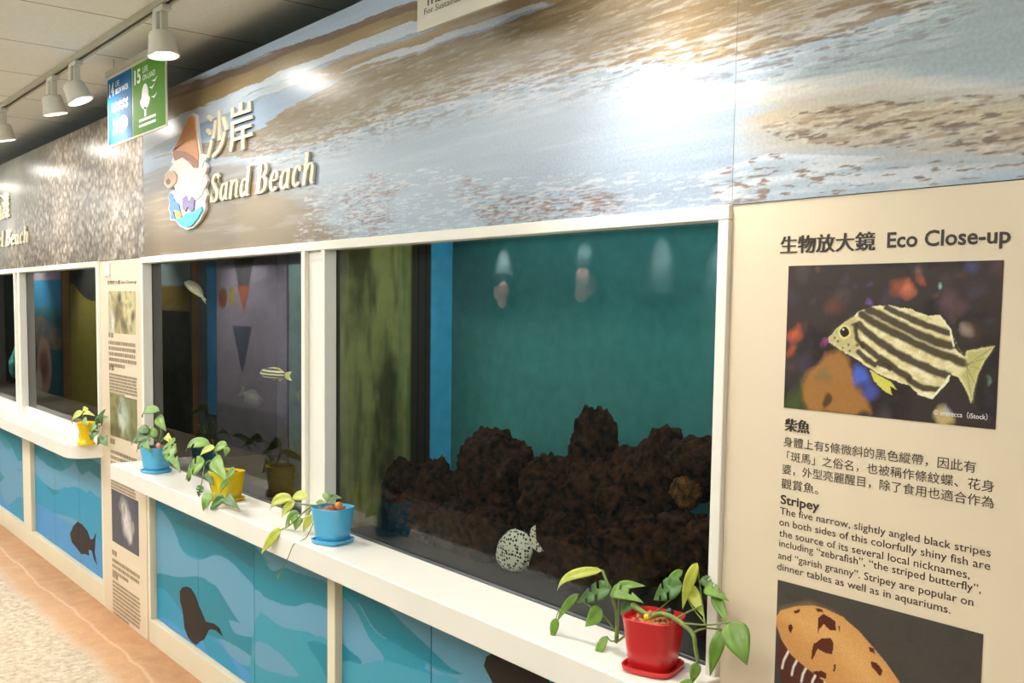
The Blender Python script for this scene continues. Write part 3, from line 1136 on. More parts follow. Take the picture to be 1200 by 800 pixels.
ph.blob((430, 620), 56, (70, 84, 170), 0.9, k, of, soft=0.7)
ph.blob((745, 720), 56, (190, 170, 110), 0.95, k, of, soft=0.5)
ph.blob((770, 700), 30, (170, 180, 190), 0.8, k, of, soft=0.8)
ph.warp(0.004, 90, 90, 6)
ph.poly([(258, 385), (285, 352), (320, 322), (360, 300), (385, 272), (440, 250), (520, 245), (600, 262), (680, 288), (730, 290), (760, 318), (785, 370), (792, 425), (805, 440), (838, 468), (846, 440), (900, 430), (967, 420), (930, 470), (895, 540), (880, 600), (865, 662), (845, 610), (810, 552), (778, 540), (772, 570), (745, 600), (700, 646), (640, 620), (600, 585), (560, 575), (500, 550), (450, 525), (400, 490), (360, 465), (300, 430), (262, 402)], (228, 216, 168), 1, k, of)
fn = fbm(ph.X * 90, ph.Z * 120, seed=31, oct=3)
fm_ = inpoly(ph.X, ph.Z, ph.px([(258, 385), (320, 322), (385, 272), (520, 245), (680, 288), (785, 370), (838, 468), (778, 540), (700, 646), (600, 585), (450, 525), (360, 465), (262, 402)], k, of)).astype(float)
ph.mix(fm_ * np.clip((fn - 0.45) * 4, 0, 1) * 0.45, (186, 170, 104))
ph.mix(fm_ * np.clip((0.45 - fn) * 5, 0, 1) * 0.5, (244, 240, 214))
ph.poly([(258, 385), (285, 352), (330, 318), (372, 296), (385, 340), (400, 420), (380, 470), (300, 430), (262, 402)], (150, 140, 84), 0.55, k, of, soft=0.004)
DKS = (62, 48, 34)
for pl, w in (([(505, 256), (580, 290), (680, 335), (768, 362)], 22), ([(425, 262), (480, 288), (560, 330), (650, 372), (720, 402), (780, 418)], 30), ([(398, 285), (450, 318), (530, 360), (620, 405), (700, 440), (780, 470), (835, 492)], 28),
              ([(388, 330), (440, 375), (500, 420), (570, 462), (650, 500), (720, 532), (768, 545)], 28), ([(405, 415), (450, 450), (510, 492), (560, 530), (600, 556)], 24), ([(600, 565), (660, 598), (730, 606)], 22), ([(385, 445), (420, 475), (455, 500)], 20), ([(372, 330), (378, 385), (402, 420)], 16), ([(470, 490), (520, 515)], 18)):
    ph.line(pl, w * 1.22, DKS, 0.95, k, of)
ph.line([(640, 620), (700, 642), (760, 575), (772, 545)], 10, (236, 232, 200), 1, k, of)
ph.line([(730, 292), (775, 345), (790, 420)], 8, (236, 232, 200), 1, k, of)
ph.poly([(845, 445), (900, 434), (960, 424), (920, 480), (892, 540), (866, 655), (848, 600), (820, 550), (850, 500)], (176, 172, 100), 0.8, k, of, soft=0.004)
for q in ((955, 428), (930, 470), (905, 520), (885, 580), (868, 640)):
    ph.line([(845, 500), q], 3, (90, 86, 50), 0.6, k, of)
ph.poly([(430, 520), (455, 572), (490, 610), (530, 628), (522, 592), (552, 606), (520, 570), (470, 540)], (206, 200, 90), 1, k, of)
ph.blob((327, 360), 33, (222, 214, 130), 1, k, of, soft=0.15)
ph.blob((327, 360), 24, (30, 26, 24), 1, k, of, soft=0.15)
ph.blob((320, 350), 6, (220, 220, 220), 1, k, of, soft=0.4)
for q in ((300, 400, 8), (345, 415, 7), (320, 430, 6), (285, 385, 8), (350, 440, 8), (380, 415, 10), (360, 330, 9)):
    ph.blob(q[:2], q[2], DKS, 0.8, k, of, soft=0.6)
pm1 = mk('photo', ph.mb(), M_photo, rp, label='photo of a yellow and dark striped fish')
m = MB()
line_px(m, '© imtrecca（iStock）', 1094, 486.5, 1157, 492.5, 0.0105, 0.004, y=YP - 0.0014)
mk('photo_credit', m, mat('white printing ink', (240, 238, 232), 0.5, 0.02, 30), pm1)

# the shell photograph
ph = Print(x0, -0.714, 0.80, 1.0585, YP - 0.0008, 0.0013, (74, 68, 62))
k, of = 0.25, (900, 660)
n = fbm(ph.X * 60, ph.Z * 60, seed=2, oct=4)
ph.mix(np.clip((n - 0.5) * 4, 0, 1) * 0.3, (60, 54, 50))
body = [(38, 250), (60, 220), (130, 200), (210, 197), (270, 213), (350, 250), (430, 320), (490, 390), (550, 460), (620, 560), (680, 660), (720, 760), (600, 800), (420, 720), (300, 580), (180, 490), (110, 430), (65, 360), (40, 290)]
ph.poly([(60, 330), (40, 440), (60, 540), (120, 640), (260, 760), (460, 800), (420, 700), (300, 580)], (88, 46, 36), 1, k, of)
for i in range(9):
    a = (70 + 45 * i, 430 + 32 * i)
    ph.line([(a[0] + 30, a[1] - 26), (a[0] + 4, a[1] + 24), (a[0] - 4, a[1] + 60)], 12, (224, 216, 206), 1, k, of)
ph.poly(body, (206, 150, 88), 1, k, of)
ph.poly([(80, 240), (200, 215), (300, 260), (400, 350), (500, 470), (560, 600), (460, 600), (300, 400), (150, 320)], (222, 172, 108), 0.7, k, of, soft=0.02)
ph.warp(0.004, 80, 80, 9)
for q in ([(235, 260), (260, 235), (300, 260), (318, 275), (318, 315), (290, 310), (262, 285), (240, 310), (233, 330)], [(215, 380), (250, 350), (295, 350), (306, 380), (300, 425), (270, 420), (235, 400), (205, 450), (200, 440)], [(96, 290), (110, 284), (116, 300), (108, 326), (98, 315)], [(118, 222), (146, 210), (150, 226), (126, 234)], [(218, 210), (250, 212), (262, 230), (230, 224)],
          [(480, 455), (510, 470), (538, 500), (524, 530), (510, 510), (485, 485)], [(470, 390), (495, 400), (505, 425), (478, 412)], [(206, 505), (250, 500), (276, 520), (270, 540), (230, 530)], [(308, 470), (318, 468), (314, 510), (306, 505)], [(330, 290), (340, 292), (338, 325)]):
    ph.poly(q, (92, 40, 26), 1, k, of)
mk('photo', ph.mb(), M_photo, rp, label='photo of a tan shell with dark brown marks')

# narrow far panel
lp = thing('information_panel', 'narrow beige text panel with three small photos, between the two window groups', 'information panel', (-4.85, 0.006, 0.0), 'beige information panels')
mk('board', MB().box(-5.1695, -4.5255, YP, YP + 0.014, 0.0, ZB - 0.0015), M_beige, lp)
ax_, bx_ = P(126, 330, 0)[0], P(159, 330, 0)[0]
m = MB()
text_line(m, '生物放大鏡 Eco Close-up', P(126, 330, 0)[0], P(160, 330, 0)[0], P(126, 334, 0)[2], P(126, 328.5, 0)[2], YP - 0.0008, 0.01)
mk('title', m, M_ink, lp)


def small_photo(z0, z1, base, blobs, label):
    ph = Print(ax_ + 0.01, bx_ - 0.005, z0, z1, YP - 0.0008, 0.004, base)
    ph.warp(0.08, 14, 14, 3)
    for (fx, fz), r, rgb, a in blobs:
        ph.blob((ax_ + fx * (bx_ - ax_), z0 + fz * (z1 - z0)), r, rgb, a, world=True, soft=0.7)
    n = fbm(ph.X * 30, ph.Z * 30, seed=5)
    ph.mix(np.clip((n - 0.5) * 5, 0, 1) * 0.5, (84, 74, 46))
    mk('photo', ph.mb(), M_photo, lp, label=label)


zz = lambda v: P(143, v, 0)[2]
small_photo(zz(391), zz(341), (196, 184, 138), [((0.35, 0.5), 0.1, (120, 100, 60), 0.9), ((0.2, 0.3), 0.06, (226, 222, 206), 0.9), ((0.6, 0.2), 0.07, (72, 62, 38), 0.8), ((0.75, 0.6), 0.09, (210, 200, 150), 0.8), ((0.45, 0.9), 0.04, (60, 54, 40), 0.9), ((0.9, 0.4), 0.04, (80, 70, 40), 0.9)], 'photo of a pale yellow sea creature')
small_photo(zz(514), zz(464), (128, 128, 84), [((0.5, 0.5), 0.12, (178, 188, 172), 1.0), ((0.45, 0.35), 0.06, (206, 212, 202), 0.9), ((0.15, 0.8), 0.08, (150, 140, 90), 0.8), ((0.85, 0.2), 0.06, (90, 92, 50), 0.8)], 'photo of a pale round creature on green')
small_photo(zz(640), zz(578), (58, 62, 84), [((0.55, 0.55), 0.09, (214, 210, 204), 1.0), ((0.7, 0.35), 0.07, (206, 202, 198), 1.0), ((0.4, 0.75), 0.05, (190, 186, 186), 0.9)], 'photo of a pale creature on dark blue')
sd = 1
M_ink2 = mat('brown grey printing ink', (148, 128, 102), 0.5, 0.05, 50)
for va, vb, step, hh, w1 in ((401, 430, 6.4, 0.017, 1.0), (437, 461, 3.6, 0.011, 1.0), (527, 556, 6.4, 0.017, 1.0), (560, 582 - 6, 3.6, 0.011, 0.9), (652, 668, 6.4, 0.017, 1.0), (676, 714, 4.4, 0.012, 1.0)):
    m = MB()
    v = va
    while v < vb:
        dashes(m, ax_ + 0.004, ax_ + (bx_ - ax_) * (w1 if v + step < vb else 0.6), P(127, v + 2, 0)[2], hh, YP - 0.0006, sd)
        sd += 1
        v += step
    mk('text_block', m, M_ink2, lp)
for v in (395, 433, 518, 646, 672):
    m = MB()
    dashes(m, ax_ + 0.004, ax_ + 0.09, P(127, v, 0)[2], 0.026, YP - 0.0006, sd)
    mk('heading', m, M_ink2, lp)
    sd += 1
o = mk('wall_tag', MB().box(P(123.6, 315, 0)[0], P(129.6, 315, 0)[0], -0.006, -0.0003, P(126, 323.5, 0)[2], P(126, 308, 0)[2]), mat('pale grey card', (206, 204, 200), 0.5, 0.03, 20), bevel=0.001)
tag(o, 'small pale grey tag stuck on the top corner of the narrow panel', 'tag')

# ------------------------------------------------------------------ raised lettering and emblem on the beach board
def nib(path, a, bb):
    """ribbon of a broad nib (half width a across, bb up) along a path"""
    L_, R_ = [], []
    n = len(path)
    for i, p in enumerate(path):
        q0, q1 = path[max(i - 1, 0)], path[min(i + 1, n - 1)]
        tx, tz = q1[0] - q0[0], q1[1] - q0[1]
        l = math.hypot(tx, tz) or 1
        nx, nz = -tz / l, tx / l
        h = math.hypot(a * nx, bb * nz)
        L_.append((p[0] + nx * h, p[1] + nz * h))
        R_.append((p[0] - nx * h, p[1] - nz * h))
    return L_ + R_[::-1]


def arc(cx, cz, rx, rz, a0, a1, n=14):
    return [(cx + rx * math.cos(math.radians(a0 + (a1 - a0) * i / n)), cz + rz * math.sin(math.radians(a0 + (a1 - a0) * i / n))) for i in range(n + 1)]


def rect(x0, x1, z0, z1):
    return [(x0, z0), (x1, z0), (x1, z1), (x0, z1)]


A, Bn = 0.085, 0.026
XH = 0.66
GL = {
    'S': (0.50, [nib(arc(0.25, 0.77, 0.15, 0.2, 20, 200) + arc(0.25, 0.24, 0.16, 0.22, 70, -170), A * 0.85, Bn * 1.4), rect(0.38, 0.42, 0.66, 1.0), rect(0.06, 0.10, 0.0, 0.34)]),
    'a': (0.46, [nib(arc(0.19, 0.30, 0.12, 0.28, 60, 330), A * 0.75, Bn), nib([(0.34, 0.62), (0.34, 0.1), (0.38, 0.03), (0.44, 0.05)], A * 0.8, Bn)]),
    'n': (0.50, [nib([(0.1, 0.0), (0.1, 0.64)], A * 0.8, Bn), nib([(0.14, 0.48), (0.22, 0.62), (0.32, 0.62), (0.37, 0.5), (0.37, 0.12), (0.41, 0.03), (0.47, 0.05)], A * 0.75, Bn), rect(0.0, 0.14, 0.6, 0.65)]),
    'd': (0.48, [nib(arc(0.19, 0.30, 0.12, 0.28, 60, 330), A * 0.75, Bn), nib([(0.35, 0.98), (0.35, 0.1), (0.39, 0.03), (0.45, 0.05)], A * 0.8, Bn), rect(0.24, 0.36, 0.94, 0.99)]),
    'B': (0.58, [nib([(0.14, 0.0), (0.14, 1.0)], A * 0.95, Bn), nib([(0.12, 0.975)] + arc(0.26, 0.755, 0.16, 0.22, 90, -90) + [(0.12, 0.535)], A * 0.8, Bn), nib([(0.12, 0.535)] + arc(0.28, 0.28, 0.18, 0.255, 90, -90) + [(0.12, 0.025)], A * 0.85, Bn), rect(0.0, 0.3, 0.0, 0.04), rect(0.0, 0.3, 0.96, 1.0)]),
    'e': (0.42, [nib([(0.1, 0.33), (0.30, 0.36)] + arc(0.2, 0.44, 0.115, 0.19, 0, 120) + arc(0.21, 0.30, 0.14, 0.28, 140, 320), A * 0.7, Bn)]),
    'c': (0.40, [nib(arc(0.21, 0.33, 0.13, 0.30, 45, 320), A * 0.75, Bn), rect(0.26, 0.37, 0.46, 0.58)]),
    'h': (0.50, [nib([(0.1, 0.0), (0.1, 0.98)], A * 0.8, Bn), nib([(0.14, 0.46), (0.22, 0.62), (0.32, 0.62), (0.37, 0.5), (0.37, 0.12), (0.41, 0.03), (0.47, 0.05)], A * 0.75, Bn), rect(0.0, 0.12, 0.94, 0.99)]),
    'l': (0.26, [nib([(0.1, 0.98), (0.1, 0.1), (0.14, 0.03), (0.22, 0.05)], A * 0.8, Bn), rect(0.0, 0.12, 0.94, 0.99)]),
}
YL0, YL1 = -0.012, -0.0035


def serif_line(txt, x0, x1, z0, cap, parent, y0=YL0, y1=YL1):
    adv = 0
    items = []
    for ch in txt:
        if ch == ' ':
            adv += 0.24
            continue
        items.append((ch, adv))
        adv += GL[ch][0] + 0.035
    sc = (x1 - x0) / adv
    for ch, ox in items:
        mb = MB()
        for j, poly in enumerate(GL[ch][1]):
            q = [(x0 + (ox + px_ + 0.16 * pz_) * sc, z0 + pz_ * cap) for px_, pz_ in poly]
            mb.prism(q, y0 - 0.0002 * j, y1)
        mk('letter', mb, M_letter, parent)


t = thing('raised_lettering', 'raised ivory lettering reading Sand Beach on the beach mural', 'lettering', (-3.3, -0.01, 1.925), 'raised title letters')
serif_line('Sand Beach', -3.735, -2.875, 1.930, 0.104, t)


def cjk(txt, x0, x1, z0, z1, name_label, bold=0.02, y=YL0, dep=0.0085):
    w = (x1 - x0) / len(txt)
    t = thing('raised_lettering', name_label, 'lettering', ((x0 + x1) / 2, -0.01, z0), 'raised title letters')
    for i, ch in enumerate(txt):
        mb = MB()
        for q_, dx in enumerate((0.0, -0.006, 0.006)):
            text_line(mb, ch, x0 + w * i + w * 0.05 + dx, x0 + w * (i + 1) - w * 0.05 + dx, z0, z1, y + 0.0002 * q_, 0.0, dep)
        mk('letter', mb, M_letter, t)
    return t


cjk('沙岸', -3.765, -3.33, 2.095, 2.262, 'two raised ivory Chinese characters above the words Sand Beach', 0.018)
cjk('石灘', -7.45, -6.985, 2.07, 2.235, 'raised ivory Chinese characters on the pebble board at the left edge', 0.018)
t = thing('raised_lettering', 'raised ivory lettering ending in Beach on the pebble board at the left edge', 'lettering', (-7.2, -0.01, 1.9), 'raised title letters')
serif_line('el Beach', -7.36, -6.53, 1.895, 0.104, t)

# emblem with an upturned cone
s5 = lambda pts: [(P(180 + a / 5.0, 120 + c / 5.0, -0.015)[0], P(180 + a / 5.0, 120 + c / 5.0, -0.015)[2]) for a, c in pts]
t = thing('wall_emblem', 'cut-out emblem of an upturned orange cone over a splash, left of the raised lettering', 'emblem', (-4.02, -0.01, 1.85))
out = [(226, 62), (246, 72), (258, 180), (275, 300), (318, 305), (300, 345), (312, 380), (300, 420), (315, 460), (300, 500), (312, 545), (300, 580), (300, 630), (270, 690), (230, 735), (190, 745), (150, 725), (130, 695), (95, 690), (98, 655), (85, 620), (92, 590), (82, 545), (100, 520), (125, 515), (120, 490), (85, 505), (60, 475), (64, 425), (88, 395), (112, 360), (100, 350), (112, 320), (104, 285), (160, 180), (205, 80)]
mk('backing', MB().prism(s5(out), -0.014, -0.003), mat('white acrylic', (240, 238, 232), 0.35, 0.02, 20), t)
EMB = [
    ('cone', (226, 150, 92), [(226, 76), (240, 90), (250, 190), (264, 300), (262, 345), (235, 315), (180, 285), (120, 272), (112, 290), (165, 185), (208, 90)]),
    ('cone_rim', (176, 112, 84), [(120, 276), (180, 288), (235, 318), (262, 350), (262, 385), (240, 382), (215, 350), (170, 318), (128, 340), (116, 310)]),
    ('cream', (250, 247, 238), [(130, 345), (170, 322), (210, 352), (238, 385), (262, 390), (290, 320), (298, 345), (286, 380), (298, 420), (288, 460), (300, 500), (286, 545), (240, 575), (150, 580), (120, 560), (140, 500), (160, 430), (150, 380), (110, 372)]),
    ('hand', (214, 176, 146), [(68, 430), (92, 402), (120, 400), (140, 430), (134, 470), (112, 492), (84, 496), (68, 472)]),
    ('dot', (120, 78, 62), [(78, 456), (92, 444), (104, 456), (102, 476), (88, 484), (78, 472)]),
    ('splash', (90, 140, 206), [(90, 545), (102, 530), (118, 548), (128, 580), (150, 595), (160, 640), (140, 650), (120, 640), (130, 680), (104, 682), (108, 655), (94, 620), (100, 592)]),
    ('splash', (136, 122, 176), [(176, 560), (200, 545), (210, 585), (228, 550), (244, 560), (240, 630), (222, 640), (205, 610), (190, 640), (172, 620)]),
    ('orange_patch', (232, 166, 96), [(128, 630), (160, 640), (170, 670), (150, 690), (132, 670)]),
    ('bowl', (74, 192, 214), [(132, 682), (170, 676), (200, 650), (240, 640), (286, 610), (290, 632), (262, 682), (226, 724), (190, 732), (156, 714)]),
]
for j, (nm, rgb, pts) in enumerate(EMB):
    mk(nm, MB().prism(s5(pts), -0.0175 - 0.0003 * j, -0.0142), mat('emblem ' + nm, rgb, 0.4, 0.05, 30), t)

# ------------------------------------------------------------------ track and spotlights
YT, ZTR = -0.28, 2.548
tr = thing('light_track', 'long pale ceiling track carrying the white spotlights', 'light track', (-3.5, YT, ZC))
mk('rail', MB().box(-9.5, 1.5, YT - 0.018, YT - 0.007, ZTR, ZC - 0.0005).box(-9.5, 1.5, YT + 0.007, YT + 0.018, ZTR, ZC - 0.0005), M_ceil2, tr)
mk('slot', MB().box(-9.5, 1.5, YT - 0.007, YT + 0.007, ZTR + 0.007, ZC - 0.0006), M_black, tr)


def spotlight(x, aim, label, power, beam=None, cone=62, soft=0.55, face=0.07):
    """a track spotlight: adapter, box, arm, head with lamp face"""
    t = thing('track_spotlight', label, 'spotlight', (x, YT, ZTR), 'white track spotlights')
    mk('adapter', MB().box(x - 0.05, x + 0.05, YT - 0.016, YT + 0.016, ZTR - 0.018, ZTR - 0.0003), M_lamp, t, bevel=0.002)
    mk('driver_box', MB().box(x - 0.045, x - 0.005, YT - 0.02, YT + 0.02, ZTR - 0.075, ZTR - 0.0185), M_lamp, t, bevel=0.004)
    mk('arm', MB().box(x + 0.012, x + 0.024, YT - 0.012, YT + 0.012, ZTR - 0.125, ZTR - 0.0185), M_lamp, t, bevel=0.002)
    d = Vector(aim).normalized()
    c = Vector((x, YT, ZTR - 0.118))
    q = Vector((0, 0, -1)).rotation_difference(d).to_matrix()
    prof = [(0.004, 0.036), (0.030, 0.036), (0.038, 0.033), (0.043, 0.025), (0.0455, 0.0), (0.048, -0.022), (0.051, -0.038), (0.0545, -0.042), (0.0545, -0.046), (0.049, -0.046), (0.042, -0.036), (0.031, -0.026), (0.004, -0.026)]
    mk('head', MB().lathe(prof, c, 32, mtx=q), M_lamp, t, smooth=True, auto=35)
    mk('lamp_face', MB().lathe([(0.002, -0.0265), (0.0300, -0.0265), (0.0300, -0.0285), (0.002, -0.0285)], c, 24, mtx=q), M_glow, t)
    tip = c + d * 0.055
    spot('track_spot_beam', tip, tip + Vector(beam or aim), power, cone, soft)
    l = area('track_spot_face', c + d * 0.042, 0.066, power * face, WARM)
    l.data.shape = 'DISK'
    l.rotation_euler = d.to_track_quat('-Z', 'Y').to_euler()
    return t


DOWN = (0.0, 0.22, -1.0)
spotlight(-3.46, (0.10, 0.06, -1), 'white track spotlight hanging in front of the green sign', SPOT_W * 1.15, (0.32, 0.16, -1))
spotlight(-4.49, (0.22, 0.36, -1), 'white track spotlight tilted towards the wall, second from the green sign', SPOT_W * 1.6, (0.40, 0.30, -0.55), 58, 0.9)
spotlight(-4.85, (0.02, 0.22, -1), 'white track spotlight hanging straight down left of the tilted one', SPOT_W, face=0.10)
spotlight(-5.83, (0.0, 0.22, -1), 'white track spotlight cut off by the left edge of the photo', SPOT_W, face=0.10)
for x in (-7.0, -8.2):
    spotlight(x, DOWN, 'white track spotlight on the track beyond the left edge', SPOT_W, face=0.10)
spotlight(-1.36, (0.0, 0.20, -1.0), 'white track spotlight on the track above and outside the view', SPOT_W * 1.85, None, 84, 1.0)

# ------------------------------------------------------------------ hanging signs
YS = -0.15


def sp(u, v, y=YS):
    q = P(u, v, y)
    return q[0], q[2]


zb_ = 2.209
xa, xm, xb = sp(127, 175)[0], sp(156, 162)[0], sp(195, 146)[0]
zt_ = 2.505
t = thing('hanging_sign', 'hanging sign with a blue fish square and a green tree square below the ceiling', 'sign', ((xa + xb) / 2, YS, zb_), 'signs hung from the ceiling')
M_board = mat('cream sign board', (206, 200, 182), 0.5, 0.02, 10)
mk('board', MB().box(xa, xb, YS, YS + 0.006, zb_, zt_), M_board, t)
mk('hanger_rail', MB().box(xa - 0.01, xb + 0.01, YS - 0.006, YS + 0.012, zt_ + 0.0003, zt_ + 0.022), M_ceil2, t)
for xx in (xa + 0.08, xb - 0.08):
    mk('hanger', MB().tube([(xx, YS + 0.003, zt_ + 0.0215), (xx, YS + 0.003, ZC - 0.0005)], 0.002, 6), M_ceil2, t)
gx = 0.008
bx = [(xa + gx, xm - gx * 0.6), (xm + gx * 0.6, xb - gx)]
M_wh = mat('white sign film', (236, 236, 230), 0.5, 0.02, 20)
for j, ((a, c), rgb, num, l1_, l2_) in enumerate(zip(bx, ((16, 96, 150), (84, 142, 32)), ('14', '15'), ('LIFE', 'LIFE'), ('BELOW WATER', 'ON LAND'))):
    zq0, zq1 = zb_ + 0.008, zt_ - 0.014
    sq = mk('blue_square' if j == 0 else 'green_square', MB().box(a, c, YS - 0.001, YS - 0.0002, zq0, zq1), mat('sign film', rgb, 0.7, 0.04, 12, spec=0.2), t)
    w, h = c - a, zq1 - zq0
    X = lambda f: a + w * f
    Z = lambda f: zq0 + h * f
    y = YS - 0.0014
    m = MB()
    text_line(m, num, X(0.07), X(0.27), Z(0.72), Z(0.93), y, 0.03)
    text_line(m, l1_, X(0.34), X(0.50), Z(0.84), Z(0.92), y, 0.01)
    text_line(m, l2_, X(0.34), X(0.86 if j == 0 else 0.72), Z(0.73), Z(0.81), y, 0.01)
    mk('lettering', m, M_wh, sq)
    m = MB()
    yb2 = y + 0.0008
    if j == 0:
        for q in (0.50, 0.58):
            path = [(X(0.16 + 0.68 * i / 24), Z(q + 0.016 * math.sin(i * 0.5 * math.pi / 2 * 1.4))) for i in range(25)]
            m.prism(nib(path, 0.006, 0.006), y, yb2)
        m.prism([(X(0.62) + w * 0.21 * math.cos(i * math.pi / 12), Z(0.25) + h * 0.12 * math.sin(i * math.pi / 12)) for i in range(24)], y, yb2)
        m.prism([(X(0.42), Z(0.25)), (X(0.2), Z(0.38)), (X(0.26), Z(0.25)), (X(0.2), Z(0.12))], y, yb2)
    else:
        m.prism([(X(0.40) + w * 0.14 * math.cos(i * math.pi / 12) * (1.15 if math.sin(i * math.pi / 12) < 0 else 0.75), Z(0.50) + h * 0.18 * math.sin(i * math.pi / 12)) for i in range(24)], y, yb2)
        m.prism(rect(X(0.375), X(0.425), Z(0.22), Z(0.36)), y, yb2)
        m.prism(rect(X(0.20), X(0.72), Z(0.165), Z(0.20)), y, yb2)
        m.prism(rect(X(0.20), X(0.72), Z(0.09), Z(0.125)), y, yb2)
        for fx, fz in ((0.70, 0.66), (0.62, 0.58), (0.68, 0.44)):
            m.prism([(X(fx - 0.09), Z(fz + 0.02)), (X(fx), Z(fz - 0.02)), (X(fx + 0.09), Z(fz + 0.045)), (X(fx), Z(fz + 0.012))], y, yb2)
    mk('pictogram', m, M_wh, sq)

xa, xb = sp(489, 38)[0], sp(602, -2)[0]
z0 = sp(489, 38)[1]
t = thing('hanging_sign', 'cream hanging sign with dark lettering cut off by the top edge', 'sign', ((xa + xb) / 2, YS, z0), 'signs hung from the ceiling')
mk('board', MB().box(xa, xb, YS, YS + 0.008, z0, z0 + 0.30), M_board, t)
for xx in (xa + 0.06, xb - 0.06):
    mk('hanger', MB().tube([(xx, YS + 0.004, z0 + 0.2995), (xx, YS + 0.004, ZC - 0.0005)], 0.002, 6), M_ceil2, t)
m = MB()
text_line(m, 'For Sustainable Development', sp(497.5, 19)[0], sp(497.5, 19)[0] + 0.335, sp(498, 19.5)[1], sp(498, 10.3)[1], YS - 0.0008, 0.0)
text_line(m, 'THE GLOBAL', sp(499, 8)[0], sp(499, 8)[0] + 0.215, sp(499, 8)[1], sp(499, 8)[1] + 0.042, YS - 0.0008, 0.03)
text_line(m, 'GOALS', sp(499, 8)[0], sp(499, 8)[0] + 0.125, sp(499, 8)[1] + 0.052, sp(499, 8)[1] + 0.094, YS - 0.0008, 0.03)
mk('lettering', m, M_ink, t)

# ------------------------------------------------------------------ potted plants on the shelves
ZS = 0.8362
LEAF = [mat('fresh green leaf', (104, 140, 48), 0.4, 0.25, 30, sub=0.0), mat('deep green leaf', (66, 104, 42), 0.4, 0.25, 30), mat('lime leaf', (176, 184, 70), 0.4, 0.2, 30)]
M_stem = mat('green stem', (112, 132, 62), 0.5, 0.2, 60)
M_peb = mat('brown clay pebbles', (176, 112, 72), 0.7, 0.4, 120)


def leaf_mb(base, tip, w, n=(0.45, -0.75, 0.5), bend=0.12, notch=0):
    base, tip, n = Vector(base), Vector(tip), Vector(n).normalized()
    ax = tip - base
    ln = ax.length
    a = ax.normalized()
    side = a.cross(n)
    side = side.normalized() if side.length > 1e-4 else a.orthogonal().normalized()
    up = side.cross(a).normalized()
    NT, NS = 14, 4
    vs, fs = [], []
    for i in range(NT + 1):
        t = i / NT
        prof = (math.sin(math.pi * min(1, t ** 0.60)) ** 0.95) if 0 < t < 1 else 0.0
        hw = w / 2 * prof
        c = base + ax * t + up * (bend * ln * math.sin(math.pi * t)) + Vector((0, 0, -0.10 * ln * t * t))
        for j in range(-NS, NS + 1):
            s = j / NS
            vs.append(c + side * (hw * s) + up * (hw * (0.30 * abs(s) - 0.22 * s * s)))
    K = 2 * NS + 1
    for i in range(NT):
        for j in range(2 * NS):
            s = abs(j - NS + 0.5)
            if notch and i in (5, 9) and s > 1.4 and j < NS:
                continue
            if notch > 1 and i in (4, 7) and s > 1.4 and j >= NS:
                continue
            fs.append((i * K + j, i * K + j + 1, (i + 1) * K + j + 1, (i + 1) * K + j))
    return MB().add(vs, fs)


